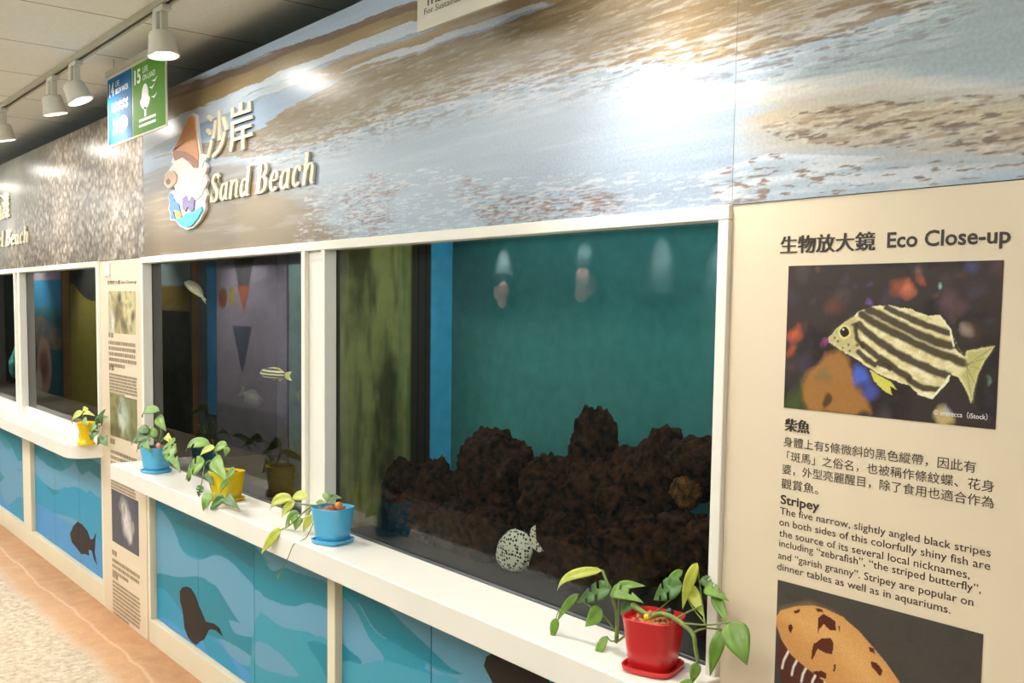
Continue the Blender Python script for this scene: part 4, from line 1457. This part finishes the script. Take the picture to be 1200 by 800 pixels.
def plant(label, kind, pot_rgb, uv, leaves, stems, yb, pot_s=1.0, extra=None):
    b0 = PF(uv[0], uv[1], ZS)
    dv = 0.0
    while b0[1] > -0.073:          # keep the whole saucer clear of the window frame
        dv += 0.25
        b0 = PF(uv[0], uv[1] + dv, ZS)
    c = (b0[0], b0[1], ZS)
    t = thing('potted_plant', label, 'potted plant', c, 'potted plants on the shelves')
    pm_ = mat('glazed plastic pot', pot_rgb, 0.3, 0.04, 10)
    k = pot_s
    if kind == 'square':
        mk('saucer', MB().lathe([(0.003, 0.0), (0.048 * k, 0.0), (0.053 * k, 0.004), (0.055 * k, 0.013), (0.052 * k, 0.013), (0.049 * k, 0.005), (0.003, 0.005)], c, 40, 4.0, 0.35), pm_, t, smooth=True, auto=50)
        prof = [(0.003, 0.0055), (0.040 * k, 0.0055), (0.043 * k, 0.010), (0.049 * k, 0.055 * k), (0.0545 * k, 0.104 * k), (0.0558 * k, 0.108 * k), (0.0535 * k, 0.109 * k), (0.052 * k, 0.104 * k), (0.0515 * k, 0.098 * k), (0.003, 0.098 * k)]
        mk('pot', MB().lathe(prof, c, 40, 3.6, 0.35), pm_, t, smooth=True, auto=50)
        rim, soil = 0.051 * k, 0.0985 * k
    else:
        prof = [(0.003, 0.0), (0.040, 0.0), (0.042, 0.006), (0.038, 0.014), (0.031, 0.035), (0.032, 0.060), (0.040, 0.095), (0.046, 0.110), (0.0475, 0.113), (0.0455, 0.114), (0.040, 0.105), (0.036, 0.096), (0.003, 0.096)]
        mk('pot', MB().lathe(prof, c, 36), pm_, t, smooth=True, auto=50)
        rim, soil = 0.036, 0.0965
    rnd = random.Random(int(uv[0]))
    m = MB()
    for i in range(70):
        a, r = rnd.uniform(0, 6.28), rim * 0.88 * math.sqrt(rnd.random())
        m.ball((c[0] + r * math.cos(a), c[1] + r * math.sin(a), c[2] + soil + rnd.uniform(0, 0.004)), rnd.uniform(0.004, 0.0065), 4, (1, 1, 0.8))
    o = mk('pebbles', m, M_peb, t, smooth=True)
    o['kind'] = 'stuff'
    for nm, (du, dv), r, rgb in (extra or []):
        q = P(du, dv, c[1] - 0.01)
        q[2] = max(q[2], c[2] + soil + r * 0.8)
        mk(nm, MB().ball(q, r, 8), mat(nm + ' paint', rgb, 0.4, 0.05, 40), t, smooth=True, label=None)
    for pts, r in stems:
        w = [P(u, v, c[1] + dy) for u, v, dy in pts]
        for q in w:
            q[2] = max(q[2], ZS + r + 0.0003) if q[1] > -0.158 else q[2]
        # smooth the path
        sm = []
        for i in range(len(w) - 1):
            p0, p1, p2, p3 = w[max(i - 1, 0)], w[i], w[i + 1], w[min(i + 2, len(w) - 1)]
            for kk in range(5):
                tt = kk / 5
                sm.append(0.5 * ((2 * p1) + (p2 - p0) * tt + (2 * p0 - 5 * p1 + 4 * p2 - p3) * tt ** 2 + (3 * p1 - p0 - 3 * p2 + p3) * tt ** 3))
        sm.append(w[-1])
        mk('stem', MB().tube(sm, [r * (1 - 0.35 * i / len(sm)) for i in range(len(sm))], 7), M_stem, t, smooth=True)
    for (ub, vb, ut, vt, wpx, dyb, dyt, mi, notch, bend) in leaves:
        bq, tq = P(ub, vb, c[1] + dyb), P(ut, vt, c[1] + dyt)
        mb = leaf_mb(bq, tq, wpx / PXM(bq), bend=bend, notch=notch)
        zmin = min(q[2] for q in mb.v)
        if zmin < ZS + 0.001:
            mb.v = [(q[0], q[1], max(q[2], ZS + 0.001)) if q[1] > -0.165 else q for q in mb.v]
        mk('leaf', mb, LEAF[mi], t, smooth=True, solid=0.0006)
    return t


# (base u, v, tip u, v, width, base depth, tip depth, leaf material, notches, bend)
plant('red pot with a trailing holed-leaf plant at the right end of the shelf', 'square', (206, 40, 44), (765, 776),
      [(706, 668, 653, 684, 13, 0.0, 0.0, 2, 0, 0.18), (717, 688, 676, 701, 24, 0.0, -0.01, 1, 2, 0.05), (716, 692, 755, 701, 18, 0.0, 0.0, 0, 1, 0.16), (722, 688, 757, 682, 12, 0.0, 0.01, 0, 0, 0.1),
       (678, 696, 653, 724, 11, -0.01, -0.02, 0, 0, 0.1), (652, 724, 647, 750, 11, -0.02, -0.03, 0, 0, 0.05), (706, 714, 686, 731, 21, 0.0, -0.01, 0, 0, 0.05), (711, 745, 697, 776, 11, 0.0, -0.02, 0, 0, 0.15), (742, 707, 727, 718, 15, 0.0, 0.0, 1, 0, 0.1),
       (800, 685, 766, 698, 28, 0.0, 0.0, 1, 2, 0.1), (800, 668, 778, 690, 12, 0.02, 0.02, 0, 0, 0.1), (817, 659, 800, 708, 14, -0.01, -0.01, 2, 0, 0.1), (806, 684, 824, 718, 15, 0.0, -0.01, 2, 0, -0.12), (826, 688, 855, 701, 17, 0.0, 0.0, 0, 1, 0.2), (823, 676, 836, 690, 14, 0.01, 0.01, 1, 1, 0.05),
       (836, 695, 853, 728, 14, 0.0, -0.01, 0, 0, 0.05), (856, 729, 876, 775, 33, -0.02, -0.03, 0, 0, 0.06), (846, 738, 832, 788, 17, 0.0, -0.02, 0, 0, 0.08), (818, 776, 810, 800, 13, -0.02, -0.03, 0, 0, 0.05), (812, 798, 790, 804, 9, -0.03, -0.03, 0, 0, 0.05)],
      [([(742, 709, 0.0), (752, 716, -0.01), (762, 722, -0.01)], 0.0068), ([(765, 722, -0.015), (776, 719, -0.018), (788, 723, -0.02), (800, 731, -0.02), (812, 743, -0.02), (815, 760, -0.02), (818, 776, -0.02)], 0.0058),
       ([(770, 716, 0.0), (784, 704, 0.0), (800, 688, 0.0)], 0.002), ([(792, 725, -0.02), (806, 717, -0.01), (824, 709, -0.01)], 0.0022), ([(800, 730, -0.02), (828, 732, -0.02), (856, 729, -0.02)], 0.002), ([(800, 690, 0.0), (812, 712, 0.0), (827, 731, -0.02)], 0.0018),
       ([(810, 742, -0.02), (826, 736, -0.01), (846, 738, 0.0)], 0.0022), ([(826, 731, -0.02), (822, 700, 0.0), (817, 660, -0.01)], 0.0018), ([(818, 776, -0.02), (812, 798, -0.03)], 0.0015),
       ([(722, 752, 0.03), (722, 718, 0.01), (714, 690, 0.0), (706, 668, 0.0)], 0.004), ([(724, 748, 0.03), (725, 700, 0.0), (722, 688, 0.0)], 0.002), ([(720, 738, 0.02), (706, 720, 0.0), (681, 704, -0.01)], 0.0022), ([(724, 750, 0.03), (716, 751, 0.01), (711, 745, 0.0)], 0.0018), ([(678, 696, -0.01), (656, 715, -0.02), (652, 724, -0.02)], 0.0015), ([(738, 740, 0.03), (728, 748, 0.03), (722, 753, 0.03)], 0.003)],
      -0.07, 1.0, [('yellow_ball', (759, 726), 0.0085, (236, 196, 40)), ('dark_stone', (785, 717), 0.0085, (50, 54, 56))])

plant('light blue pot by the white mullion, with leaves trailing to its left', 'square', (92, 184, 226), (390, 629),
      [(342, 583, 317, 593, 15, -0.02, -0.03, 2, 0, 0.16), (346, 588, 330, 604, 15, -0.02, -0.03, 2, 0, 0.12), (360, 582, 342, 580, 13, -0.01, -0.01, 2, 0, 0.1), (330, 620, 306, 645, 15, -0.08, -0.11, 2, 0, 0.05), (350, 601, 334, 617, 16, -0.03, -0.04, 0, 1, 0.1), (367, 604, 355, 622, 13, -0.03, -0.04, 2, 0, 0.1), (352, 606, 346, 620, 13, -0.03, -0.05, 0, 0, 0.1),
       (388, 584, 401, 581, 8, 0.0, 0.0, 1, 0, 0.1), (386, 584, 378, 577, 8, 0.0, 0.0, 0, 0, 0.1), (388, 586, 392, 577, 8, 0.0, 0.0, 0, 0, 0.1), (380, 590, 370, 587, 7, 0.0, 0.0, 0, 0, 0.1), (384, 588, 397, 588, 7, -0.01, -0.01, 1, 0, 0.1), (328, 672, 325, 678, 4, -0.096, -0.097, 0, 0, 0.05)],
      [([(380, 592, 0.0), (368, 592, -0.02), (350, 590, -0.02), (338, 588, -0.02)], 0.0035), ([(366, 593, -0.02), (356, 600, -0.03), (340, 615, -0.06), (328, 621, -0.08)], 0.0028), ([(366, 594, -0.02), (360, 604, -0.03), (352, 610, -0.03)], 0.0022), ([(374, 594, -0.02), (360, 628, -0.05), (345, 637, -0.088), (338, 652, -0.095), (328, 672, -0.096)], 0.0016)],
      -0.05, 1.0, [('orange_ball', (397, 592), 0.011, (226, 140, 60)), ('pink_stone', (390, 594), 0.008, (210, 110, 90))])

plant('yellow pot half hidden by its own drooping leaves, on the right shelf', 'square', (236, 206, 28), (266, 578),
      [(246, 520, 218, 522, 14, 0.0, -0.01, 0, 1, 0.12), (252, 524, 234, 534, 10, -0.02, -0.02, 2, 0, 0.1), (266, 521, 250, 529, 13, 0.0, 0.0, 0, 0, 0.1), (250, 537, 268, 558, 19, -0.03, -0.06, 0, 0, 0.06), (240, 541, 217, 558, 24, -0.03, -0.05, 0, 2, 0.08), (236, 568, 233, 581, 11, -0.06, -0.07, 1, 2, 0.06), (247, 577, 238, 597, 15, -0.07, -0.10, 0, 0, 0.08), (263, 583, 246, 595, 15, -0.07, -0.09, 1, 0, 0.08), (264, 582, 282, 592, 14, -0.07, -0.09, 1, 0, 0.08),
       (268, 562, 258, 578, 12, -0.06, -0.06, 0, 0, 0.1), (276, 550, 264, 560, 12, -0.05, -0.06, 0, 0, 0.06), (254, 530, 262, 520, 10, 0.0, 0.0, 0, 0, 0.1), (244, 552, 250, 566, 12, -0.05, -0.06, 1, 0, 0.1), (222, 556, 221, 564, 8, -0.05, -0.05, 1, 0, 0.05), (268, 524, 264, 534, 10, -0.02, -0.03, 0, 0, 0.1)],
      [([(262, 548, 0.0), (254, 532, -0.02), (246, 520, 0.0)], 0.0035), ([(262, 548, 0.0), (248, 540, -0.03), (240, 545, -0.03), (236, 568, -0.06)], 0.003), ([(258, 545, 0.0), (246, 560, -0.05), (250, 578, -0.07), (264, 584, -0.07)], 0.0025), ([(262, 546, 0.0), (266, 530, 0.0), (266, 521, 0.0)], 0.0022)],
      -0.04)

plant('light blue pot at the left end of the right shelf', 'square', (92, 184, 226), (183, 545),
      [(187, 481, 167, 484, 12, 0.0, 0.0, 0, 0, 0.12), (184, 488, 195, 502, 13, 0.0, 0.0, 0, 0, 0.05), (176, 512, 154, 516, 15, -0.02, -0.03, 1, 1, 0.1), (176, 516, 160, 526, 14, -0.03, -0.04, 1, 0, 0.1), (174, 506, 162, 500, 12, -0.02, -0.03, 1, 0, 0.1), (180, 511, 169, 499, 12, 0.0, -0.01, 2, 0, 0.1), (183, 512, 178, 498, 10, 0.0, 0.0, 0, 0, 0.1), (195, 510, 206, 519, 9, -0.01, -0.01, 2, 0, 0.16), (199, 516, 212, 547, 20, -0.03, -0.07, 0, 2, 0.1), (197, 524, 196, 540, 11, -0.05, -0.07, 0, 0, 0.1), (171, 518, 176, 526, 10, -0.04, -0.05, 0, 0, 0.1)],
      [([(186, 520, 0.0), (189, 505, 0.0), (184, 490, 0.0), (187, 481, 0.0)], 0.0028), ([(186, 520, 0.0), (178, 512, -0.02), (168, 512, -0.03)], 0.0028), ([(187, 520, 0.0), (194, 511, -0.01), (200, 517, -0.03)], 0.0028)],
      -0.03, 1.0, [('pink_ball', (186, 522), 0.011, (226, 150, 130))])

plant('small waisted yellow pot at the rounded end of the far left shelf', 'waist', (238, 202, 16), (101, 517),
      [(97, 484, 85, 493, 11, 0.0, 0.0, 2, 0, 0.1), (97, 484, 104, 476, 10, 0.0, 0.0, 2, 0, 0.1), (99, 485, 112, 483, 8, 0.0, 0.0, 2, 0, 0.12), (99, 490, 104, 496, 8, -0.02, -0.03, 0, 0, 0.1)],
      [([(99, 496, 0.0), (98, 490, 0.0), (97, 484, 0.0)], 0.003), ([(98, 490, 0.0), (99, 485, 0.0)], 0.002)], -0.03)

# clear jar with a cutting beside it
b0 = P(119.5, 514, -0.066)
b0 = Vector((min(b0[0], -5.205), -0.066, ZS))
t = thing('glass_jar', 'clear glass jar holding a dark green cutting beside the waisted yellow pot', 'glass jar', tuple(b0))
mk('jar', MB().lathe([(0.003, 0.0), (0.030, 0.0), (0.034, 0.01), (0.036, 0.05), (0.030, 0.075), (0.027, 0.08), (0.028, 0.085), (0.025, 0.085), (0.024, 0.078), (0.028, 0.07), (0.033, 0.05), (0.031, 0.012), (0.003, 0.008)], b0, 28), glass_mat('jar glass', 0.02, 1.35, (0.86, 0.9, 0.84)), t, smooth=True)
for q in ((119, 498, 124, 476, 11, 0.0, 0.0, 1, 0, 0.1), (117, 496, 116, 484, 11, 0.0, 0.0, 1, 0, 0.1), (121, 494, 127, 486, 9, 0.0, 0.0, 0, 0, 0.1), (113, 504, 107, 515, 13, -0.02, -0.05, 1, 0, 0.1), (113, 498, 106, 505, 12, -0.02, -0.04, 0, 0, 0.1), (120, 512, 114, 521, 11, -0.05, -0.06, 1, 0, 0.1), (122, 512, 126, 521, 12, -0.05, -0.06, 1, 0, 0.1)):
    bq, tq = P(q[0], q[1], b0[1] + q[5]), P(q[2], q[3], b0[1] + q[6])
    mk('leaf', leaf_mb(bq, tq, q[4] / PXM(bq), bend=q[9]), LEAF[q[7]], t, smooth=True, solid=0.0006)
mk('stem', MB().tube([b0 + Vector((0, 0, 0.02)), b0 + Vector((0.005, 0, 0.06)), P(119, 498, b0[1]), P(120, 488, b0[1])], 0.003, 6), M_stem, t, smooth=True)


# ------------------------------------------------------------------ reef rocks and fish
def rock(c, r, seed, label, m_, sq=(1, 1, 1)):
    bm = bmesh.new()
    bmesh.ops.create_icosphere(bm, subdivisions=6, radius=1.0)
    V = np.array([tuple(v.co) for v in bm.verts])
    d1_ = fbm(V[:, 0] * 1.6 + seed, V[:, 1] * 1.6, V[:, 2] * 1.6 + 5, seed, 3)
    d2_ = fbm(V[:, 0] * 5 + seed, V[:, 1] * 5, V[:, 2] * 5 + 5, seed + 3, 4)
    d3_ = fbm(V[:, 0] * 14 + seed, V[:, 1] * 14, V[:, 2] * 14 + 5, seed + 6, 3)
    rad = 0.50 + 0.86 * d1_ + 0.34 * np.abs(d2_ - 0.5) + 0.10 * (d3_ - 0.5)
    V = V * rad[:, None] * r * np.array(sq)
    zmin = 0.8005
    out = V + np.array(c)
    out[:, 2] = np.maximum(out[:, 2], zmin)
    out[:, 1] = np.clip(out[:, 1], 0.165, 0.47)
    mb = MB()
    bm.faces.ensure_lookup_table()
    mb.add(out.tolist(), [tuple(v.index for v in f.verts) for f in bm.faces])
    bm.free()
    o = mk('reef_rock', mb, m_, smooth=True)
    tag(o, label, 'rock', 'reef rocks in the large tank')
    return o


M_rock = mat('brown reef rock', (16, 10, 7), 0.95, 0.5, 45, 0.1, 1.0, rgb2=(80, 50, 29), thr=(0.35, 0.75))
M_rock2 = mat('ochre reef rock', (40, 26, 14), 0.95, 0.5, 45, 0.1, 1.0, rgb2=(140, 94, 44), thr=(0.35, 0.75))
ROCKS = [
    (468, 575, 44, (1, 0.8, 1.1), 'rounded dark brown reef rock at the left end of the reef, before the blue strip'),
    (512, 580, 40, (0.8, 0.8, 1.2), 'brown reef rock just under the bright blue strip'),
    (580, 562, 58, (1, 0.8, 1.0), 'broad domed reef rock in the middle of the reef'),
    (652, 590, 48, (0.8, 0.8, 1.3), 'low dark reef rock between the dome and the tall spire'),
    (695, 540, 34, (0.75, 0.8, 1.9), 'tall pointed reef rock spire'),
    (722, 590, 62, (0.95, 0.8, 1.1), 'large reef rock bearing the spire'),
    (775, 560, 48, (0.8, 0.8, 1.1), 'knobbly reef rock right of the spire'),
    (822, 545, 44, (0.9, 0.8, 0.8), 'high reef rock touching the right window post'),
    (806, 577, 22, (0.9, 0.8, 0.85), 'small ochre reef rock lodged on the right side of the reef'),
    (560, 620, 50, (1.5, 0.7, 0.8), 'flat dark reef rock behind the spotted fish'),
    (760, 640, 60, (1.3, 0.7, 0.7), 'low reef rock at the foot of the right side'),
    (492, 615, 44, (1.2, 0.7, 0.8), 'low reef rock at the foot of the left end'),
    (668, 645, 56, (1.3, 0.7, 0.8), 'low reef rock right of the spotted fish'),
    (815, 640, 50, (1.0, 0.7, 0.9), 'dark reef rock low beside the right window post'),
]
for i, (u, v, r, sq, lb) in enumerate(ROCKS):
    yy = 0.30 if i < 8 else 0.24
    c = P(u, v, yy)
    rock(c, r / PXM(c), 3 + i * 7 if i != 4 else 52, lb, M_rock2 if i == 8 else M_rock, sq)


def fish(u, v, y, length, head, body_m, fin_m, label, pitch=0.0, deep=0.42, yaw=0.0, taper=0.0, group='small fish in the tanks'):
    """fish centred at (u, v); head = -1 looks along -x, +1 along +x"""
    c = P(u, v, y)
    t = thing('fish', label, 'fish', tuple(c), group)
    NT, NR = 16, 12
    mb = MB()
    ring = []
    rot = Matrix.Rotation(yaw, 3, 'Z') @ Matrix.Rotation(pitch, 3, 'Y')

    def W(x, yy, z):
        return tuple(c + rot @ Vector((x * head * length, yy * length, z * length)))
    for i in range(NT + 1):
        s = i / NT
        h = deep / 2 * (math.sin(math.pi * min(1, (s * 0.94 + 0.02)) ** 0.85) ** 0.75) * (1 - taper * 0.0) + 0.012 + taper * deep * 0.5 * min(1.0, s * 1.6) * 0.55
        wv = 0.13 * (math.sin(math.pi * min(1, s * 0.95 + 0.02) ** 0.7) ** 0.8) + 0.006
        for k in range(NR):
            a = 2 * math.pi * k / NR
            ring.append(W(0.42 - 0.78 * s, wv * math.cos(a), h * math.sin(a)))
    fs = []
    for i in range(NT):
        for k in range(NR):
            fs.append((i * NR + k, i * NR + (k + 1) % NR, (i + 1) * NR + (k + 1) % NR, (i + 1) * NR + k))
    fs += [tuple(range(NR - 1, -1, -1)), tuple(NT * NR + k for k in range(NR))]
    mb.add(ring, fs)
    mk('body', mb, body_m, t, smooth=True)
    H = deep / 2

    def fin(name, pts):
        m_ = MB()
        n_ = len(pts)
        m_.add([W(x, 0.004, z) for x, z in pts] + [W(x, -0.004, z) for x, z in pts], [tuple(range(n_)), tuple(range(2 * n_ - 1, n_ - 1, -1))] + [(i, n_ + i, n_ + (i + 1) % n_, (i + 1) % n_) for i in range(n_)])
        mk(name, m_, fin_m, t)
    fin('tail_fin', [(-0.33, 0.03), (-0.48, H * 0.75), (-0.58, H * 0.8), (-0.50, 0.0), (-0.58, -H * 0.8), (-0.48, -H * 0.75), (-0.33, -0.03)])
    fin('dorsal_fin', [(0.18, H * 0.85), (0.05, H * 1.25), (-0.15, H * 1.2), (-0.30, H * 0.7), (-0.28, H * 0.3), (0.0, H * 0.8)])
    fin('anal_fin', [(-0.05, -H * 0.8), (-0.18, -H * 1.2), (-0.30, -H * 0.6), (-0.26, -H * 0.3)])
    for sgn in (1, -1):
        mk('eye', MB().ball(W(0.33, 0.065 * sgn, 0.04), 0.022 * length, 6), M_black, t, smooth=True)
    return t


def stripe_mat(name, a, bcol, scale, axis='Z'):
    m, nt, b = new_mat(name)
    global N, L
    N, L = nt.nodes, nt.links
    tcx = N.new('ShaderNodeTexCoord')
    wv = N.new('ShaderNodeTexWave')
    wv.bands_direction = axis
    wv.inputs['Scale'].default_value = scale
    wv.inputs['Distortion'].default_value = 1.0
    L.new(tcx.outputs['Object'], wv.inputs['Vector'])
    c = ramp_node(wv.outputs['Fac'], [(0.42, a), (0.58, bcol)])
    L.new(c, b.inputs['Base Color'])
    b.inputs['Roughness'].default_value = 0.4
    return m


M_str = stripe_mat('striped fish skin', (240, 236, 170), (50, 46, 30), 26)
M_fin = mat('yellow fin', (226, 220, 130), 0.5, 0.1, 40)
sm_, nt, b = new_mat('spotted fish skin')
N, L = nt.nodes, nt.links
tc = N.new('ShaderNodeTexCoord')
vo = N.new('ShaderNodeTexVoronoi')
vo.inputs['Scale'].default_value = 105
vo.inputs['Randomness'].default_value = 0.55
L.new(tc.outputs['Object'], vo.inputs['Vector'])
L.new(ramp_node(vo.outputs['Distance'], [(0.34, (24, 20, 14)), (0.46, (255, 250, 226))]), b.inputs['Base Color'])
b.inputs['Roughness'].default_value = 0.5
M_spfin = mat('yellow spotted fin', (150, 140, 50), 0.5, 0.5, 120)
fish(604, 645, 0.13, 0.19, -1, sm_, sm_, 'plump pale fish with black spots resting low before the reef', -0.5, 0.46, 0.0, taper=0.55)
fish(322, 438, 0.16, 0.245, -1, M_str, M_fin, 'yellow striped fish swimming in the middle of the grey tank', 0.0, 0.17)
M_pale = mat('pale fish skin', (210, 206, 170), 0.4, 0.1, 40)
M_drk = mat('dark olive fish skin', (66, 66, 44), 0.5, 0.3, 40)
fish(296, 467, 0.2, 0.12, 1, M_drk, M_drk, 'small dark fish below the striped fish', 0.5, 0.5, 0.6)
fish(229, 339, 0.2, 0.24, -1, M_pale, M_pale, 'slim pale fish near the top left of the grey tank', 0.42, 0.10)
fish(353, 465, 0.22, 0.10, 1, M_drk, M_drk, 'tiny dark fish close to the white mullion', 0.3, 0.4)
# turquoise coral at the far left
t = None
m = MB()
c = P(8, 420, 0.3)
rnd = random.Random(4)
for i in range(7):
    a = rnd.uniform(-0.5, 0.5)
    m.tube([(c[0] + 0.25 * a, c[1], 0.822), (c[0] + 0.5 * a, c[1] + 0.02 * i - 0.05, 1.05), (c[0] + 0.9 * a + 0.05, c[1] + 0.02 * i - 0.05, 1.15 + 0.1 * rnd.random())], [0.05, 0.045, 0.03], 10)
o = mk('coral', m, mat('turquoise coral', (120, 226, 226), 0.6, 0.2, 20), smooth=True)
tag(o, 'pale turquoise branching coral inside the far left tank', 'coral')

# ------------------------------------------------------------------ the opposite side of the hall (seen mirrored in the glass)
YO = YF + 0.012


def poster(x0, x1, z0, z1, base, fn, label, step=0.02, rough=0.6):
    p = Print(x0, x1, z0, z1, YO, step, base)
    fn(p)
    m = p.mb()
    m.f = [q[::-1] for q in m.f]
    k0 = len(m.v)
    y1 = YF + 0.0005
    m.add([(x0, YO, z0), (x1, YO, z0), (x1, YO, z1), (x0, YO, z1), (x0, y1, z0), (x1, y1, z0), (x1, y1, z1), (x0, y1, z1)], [(1, 5, 4, 0), (2, 6, 5, 1), (3, 7, 6, 2), (0, 4, 7, 3)])
    e = np.ones((8, 4))
    e[:, :3] = p.C.reshape(-1, 3).mean(0)
    m.col = np.concatenate([m.col, e])
    o = mk('wall_poster', m, M_tank)
    tag(o, label, 'poster', 'posters on the opposite wall')
    return o


def f_sea(p):
    X, Z = p.X, p.Z
    p.mix(Z > 1.86, (150, 146, 156))
    p.mix((Z > 1.45) & (Z < 1.88), (60, 132, 168))
    p.mix(np.clip((1.45 - Z) / 0.2, 0, 1), (44, 92, 104))
    n = fbm(X * 8, Z * 8, seed=3)
    p.mix(((Z < 1.2 + 0.1 * np.sin(X * 3)) & (Z > 0.75)) * (0.4 + 0.6 * (n > 0.5)), (120, 104, 84))
    p.mix(Z < 0.75, (34, 84, 92))
    p.blob((-18.1, 0.45), 0.5, (150, 120, 104), 1, world=True, soft=0.1)
    p.blob((-18.1, 0.45), 0.36, (90, 66, 56), 0.8, world=True, soft=0.5)
    p.blob((-18.5, 0.1), 0.3, (160, 160, 150), 1, world=True, soft=0.3)


def f_olive(p):
    p.mix(p.Z > 1.55 + 0.25 * np.clip(p.X + 15.2, -1, 0) ** 2, (60, 62, 60))


def f_dark(p):
    p.mix(p.Z > 1.75, (120, 140, 140))
    p.mix((p.Z > 1.45) & (p.Z <= 1.75), (110, 96, 46))


def f_lav(p):
    tri = lambda x, z0_, z1_, w, c: p.poly([(x - w, z1_), (x + w, z1_), (x, z0_)], c, world=True)
    tri(-9.95, 1.45, 2.1, 0.3, (104, 106, 112))
    tri(-9.95, 1.45, 1.72, 0.16, (190, 120, 96))
    p.blob((-10.5, 1.6), 0.13, (160, 100, 84), 1, world=True, soft=0.3)
    p.blob((-10.25, 1.62), 0.12, (180, 168, 110), 1, world=True, soft=0.3)
    tri(-10.0, 0.8, 1.3, -0.25, (96, 104, 124))
    p.mix(p.Z < 0.45, (140, 136, 148))


def f_plain(p):
    n = fbm(p.X * 3, p.Z * 3, seed=9)
    p.mix(np.clip((n - 0.5) * 4, 0, 1) * 0.3, (180, 200, 196))


poster(-20.2, -16.95, 0.0, 2.3, (70, 128, 140), f_sea, 'blue seascape poster on the opposite wall, mirrored in the far left glass')
poster(-16.9, -16.5, 0.0, 2.3, (150, 112, 66), lambda p: None, 'narrow brown board on the opposite wall, mirrored in the far left glass')
poster(-16.45, -14.2, 0.0, 2.3, (142, 136, 62), f_olive, 'olive poster on the opposite wall, mirrored beside the narrow text panel')
poster(-13.6, -11.45, 0.0, 2.3, (26, 26, 26), f_dark, 'dark poster with an ochre band on the opposite wall')
poster(-11.4, -11.25, 0.0, 2.3, (140, 100, 60), lambda p: None, 'narrow tan board on the opposite wall beside the dark poster')
poster(-10.95, -10.7, 0.3, 2.3, (70, 150, 206), lambda p: None, 'bright blue strip on the opposite wall')
poster(-10.68, -8.95, 0.0, 2.3, (168, 164, 180), f_lav, 'lavender poster with triangles on the opposite wall')
poster(-8.9, -8.1, 0.0, 2.3, (150, 186, 184), f_plain, 'pale teal poster on the opposite wall')


def disc(u, v, rpx, seed, label):
    q = P(u, v, 0.06 - YF)
    r = rpx / PXM((q[0], 0.06 - YF, q[2]))
    x, z = q[0], q[2]
    mb = MB()
    mb.prism([(x + r * math.cos(i * math.pi / 20), z + r * math.sin(i * math.pi / 20)) for i in range(40)], YF + 0.0006, YO + 0.01)
    t = thing('round_picture', label, 'picture', (x, YO, z), 'round pictures on the opposite wall')
    mk('board', mb, mat('dark disc board', (30, 40, 40), 0.7, 0.2, 10), t)
    if not seed:
        return
    m2 = MB()
    rn = random.Random(seed)
    for i in range(3):
        a = i * 2.1 + seed
        cx_, cz_ = x + r * 0.28 * math.cos(a), z + r * 0.30 * math.sin(a)
        rr = r * rn.uniform(0.28, 0.4)
        m2.prism([(cx_ + rr * math.cos(k * math.pi / 9) * rn.uniform(0.85, 1.1), cz_ + rr * math.sin(k * math.pi / 9) * rn.uniform(0.85, 1.1)) for k in range(18)], YO + 0.0102, YO + 0.0115 + 0.001 * i)
    mk('picture_patch', m2, mat('pale picture patches', (196, 150, 140), 0.7, 0.4, 8), t)


disc(688, 335, 33, 2, 'round picture with pale patches on the opposite wall, mirrored upper right in the large tank')
disc(590, 345, 26, 5, 'round picture on the opposite wall, mirrored left in the large tank')
disc(775, 405, 62, 0, 'large dark round board on the opposite wall, mirrored in the middle of the large tank')
for u, v in ((590, 300), (685, 290), (775, 285), (845, 300)):
    q = P(u, v, 0.06 - YF)
    loc = Vector((q[0], YF + 0.12, 2.055))
    spot('opposite_wall_spot', loc, (q[0], YF, q[2] - 0.08), OPP_W, 44, 1.0, (0.95, 1.0, 1.0), 0.03)
for x in (-18.4, -15.3, -12.5, -9.8, -8.5):
    spot('opposite_wall_spot', Vector((x, YF + 0.9, 2.5)), (x, YF, 1.3), 210.0, 80, 0.8, (1.0, 0.95, 0.88), 0.05)
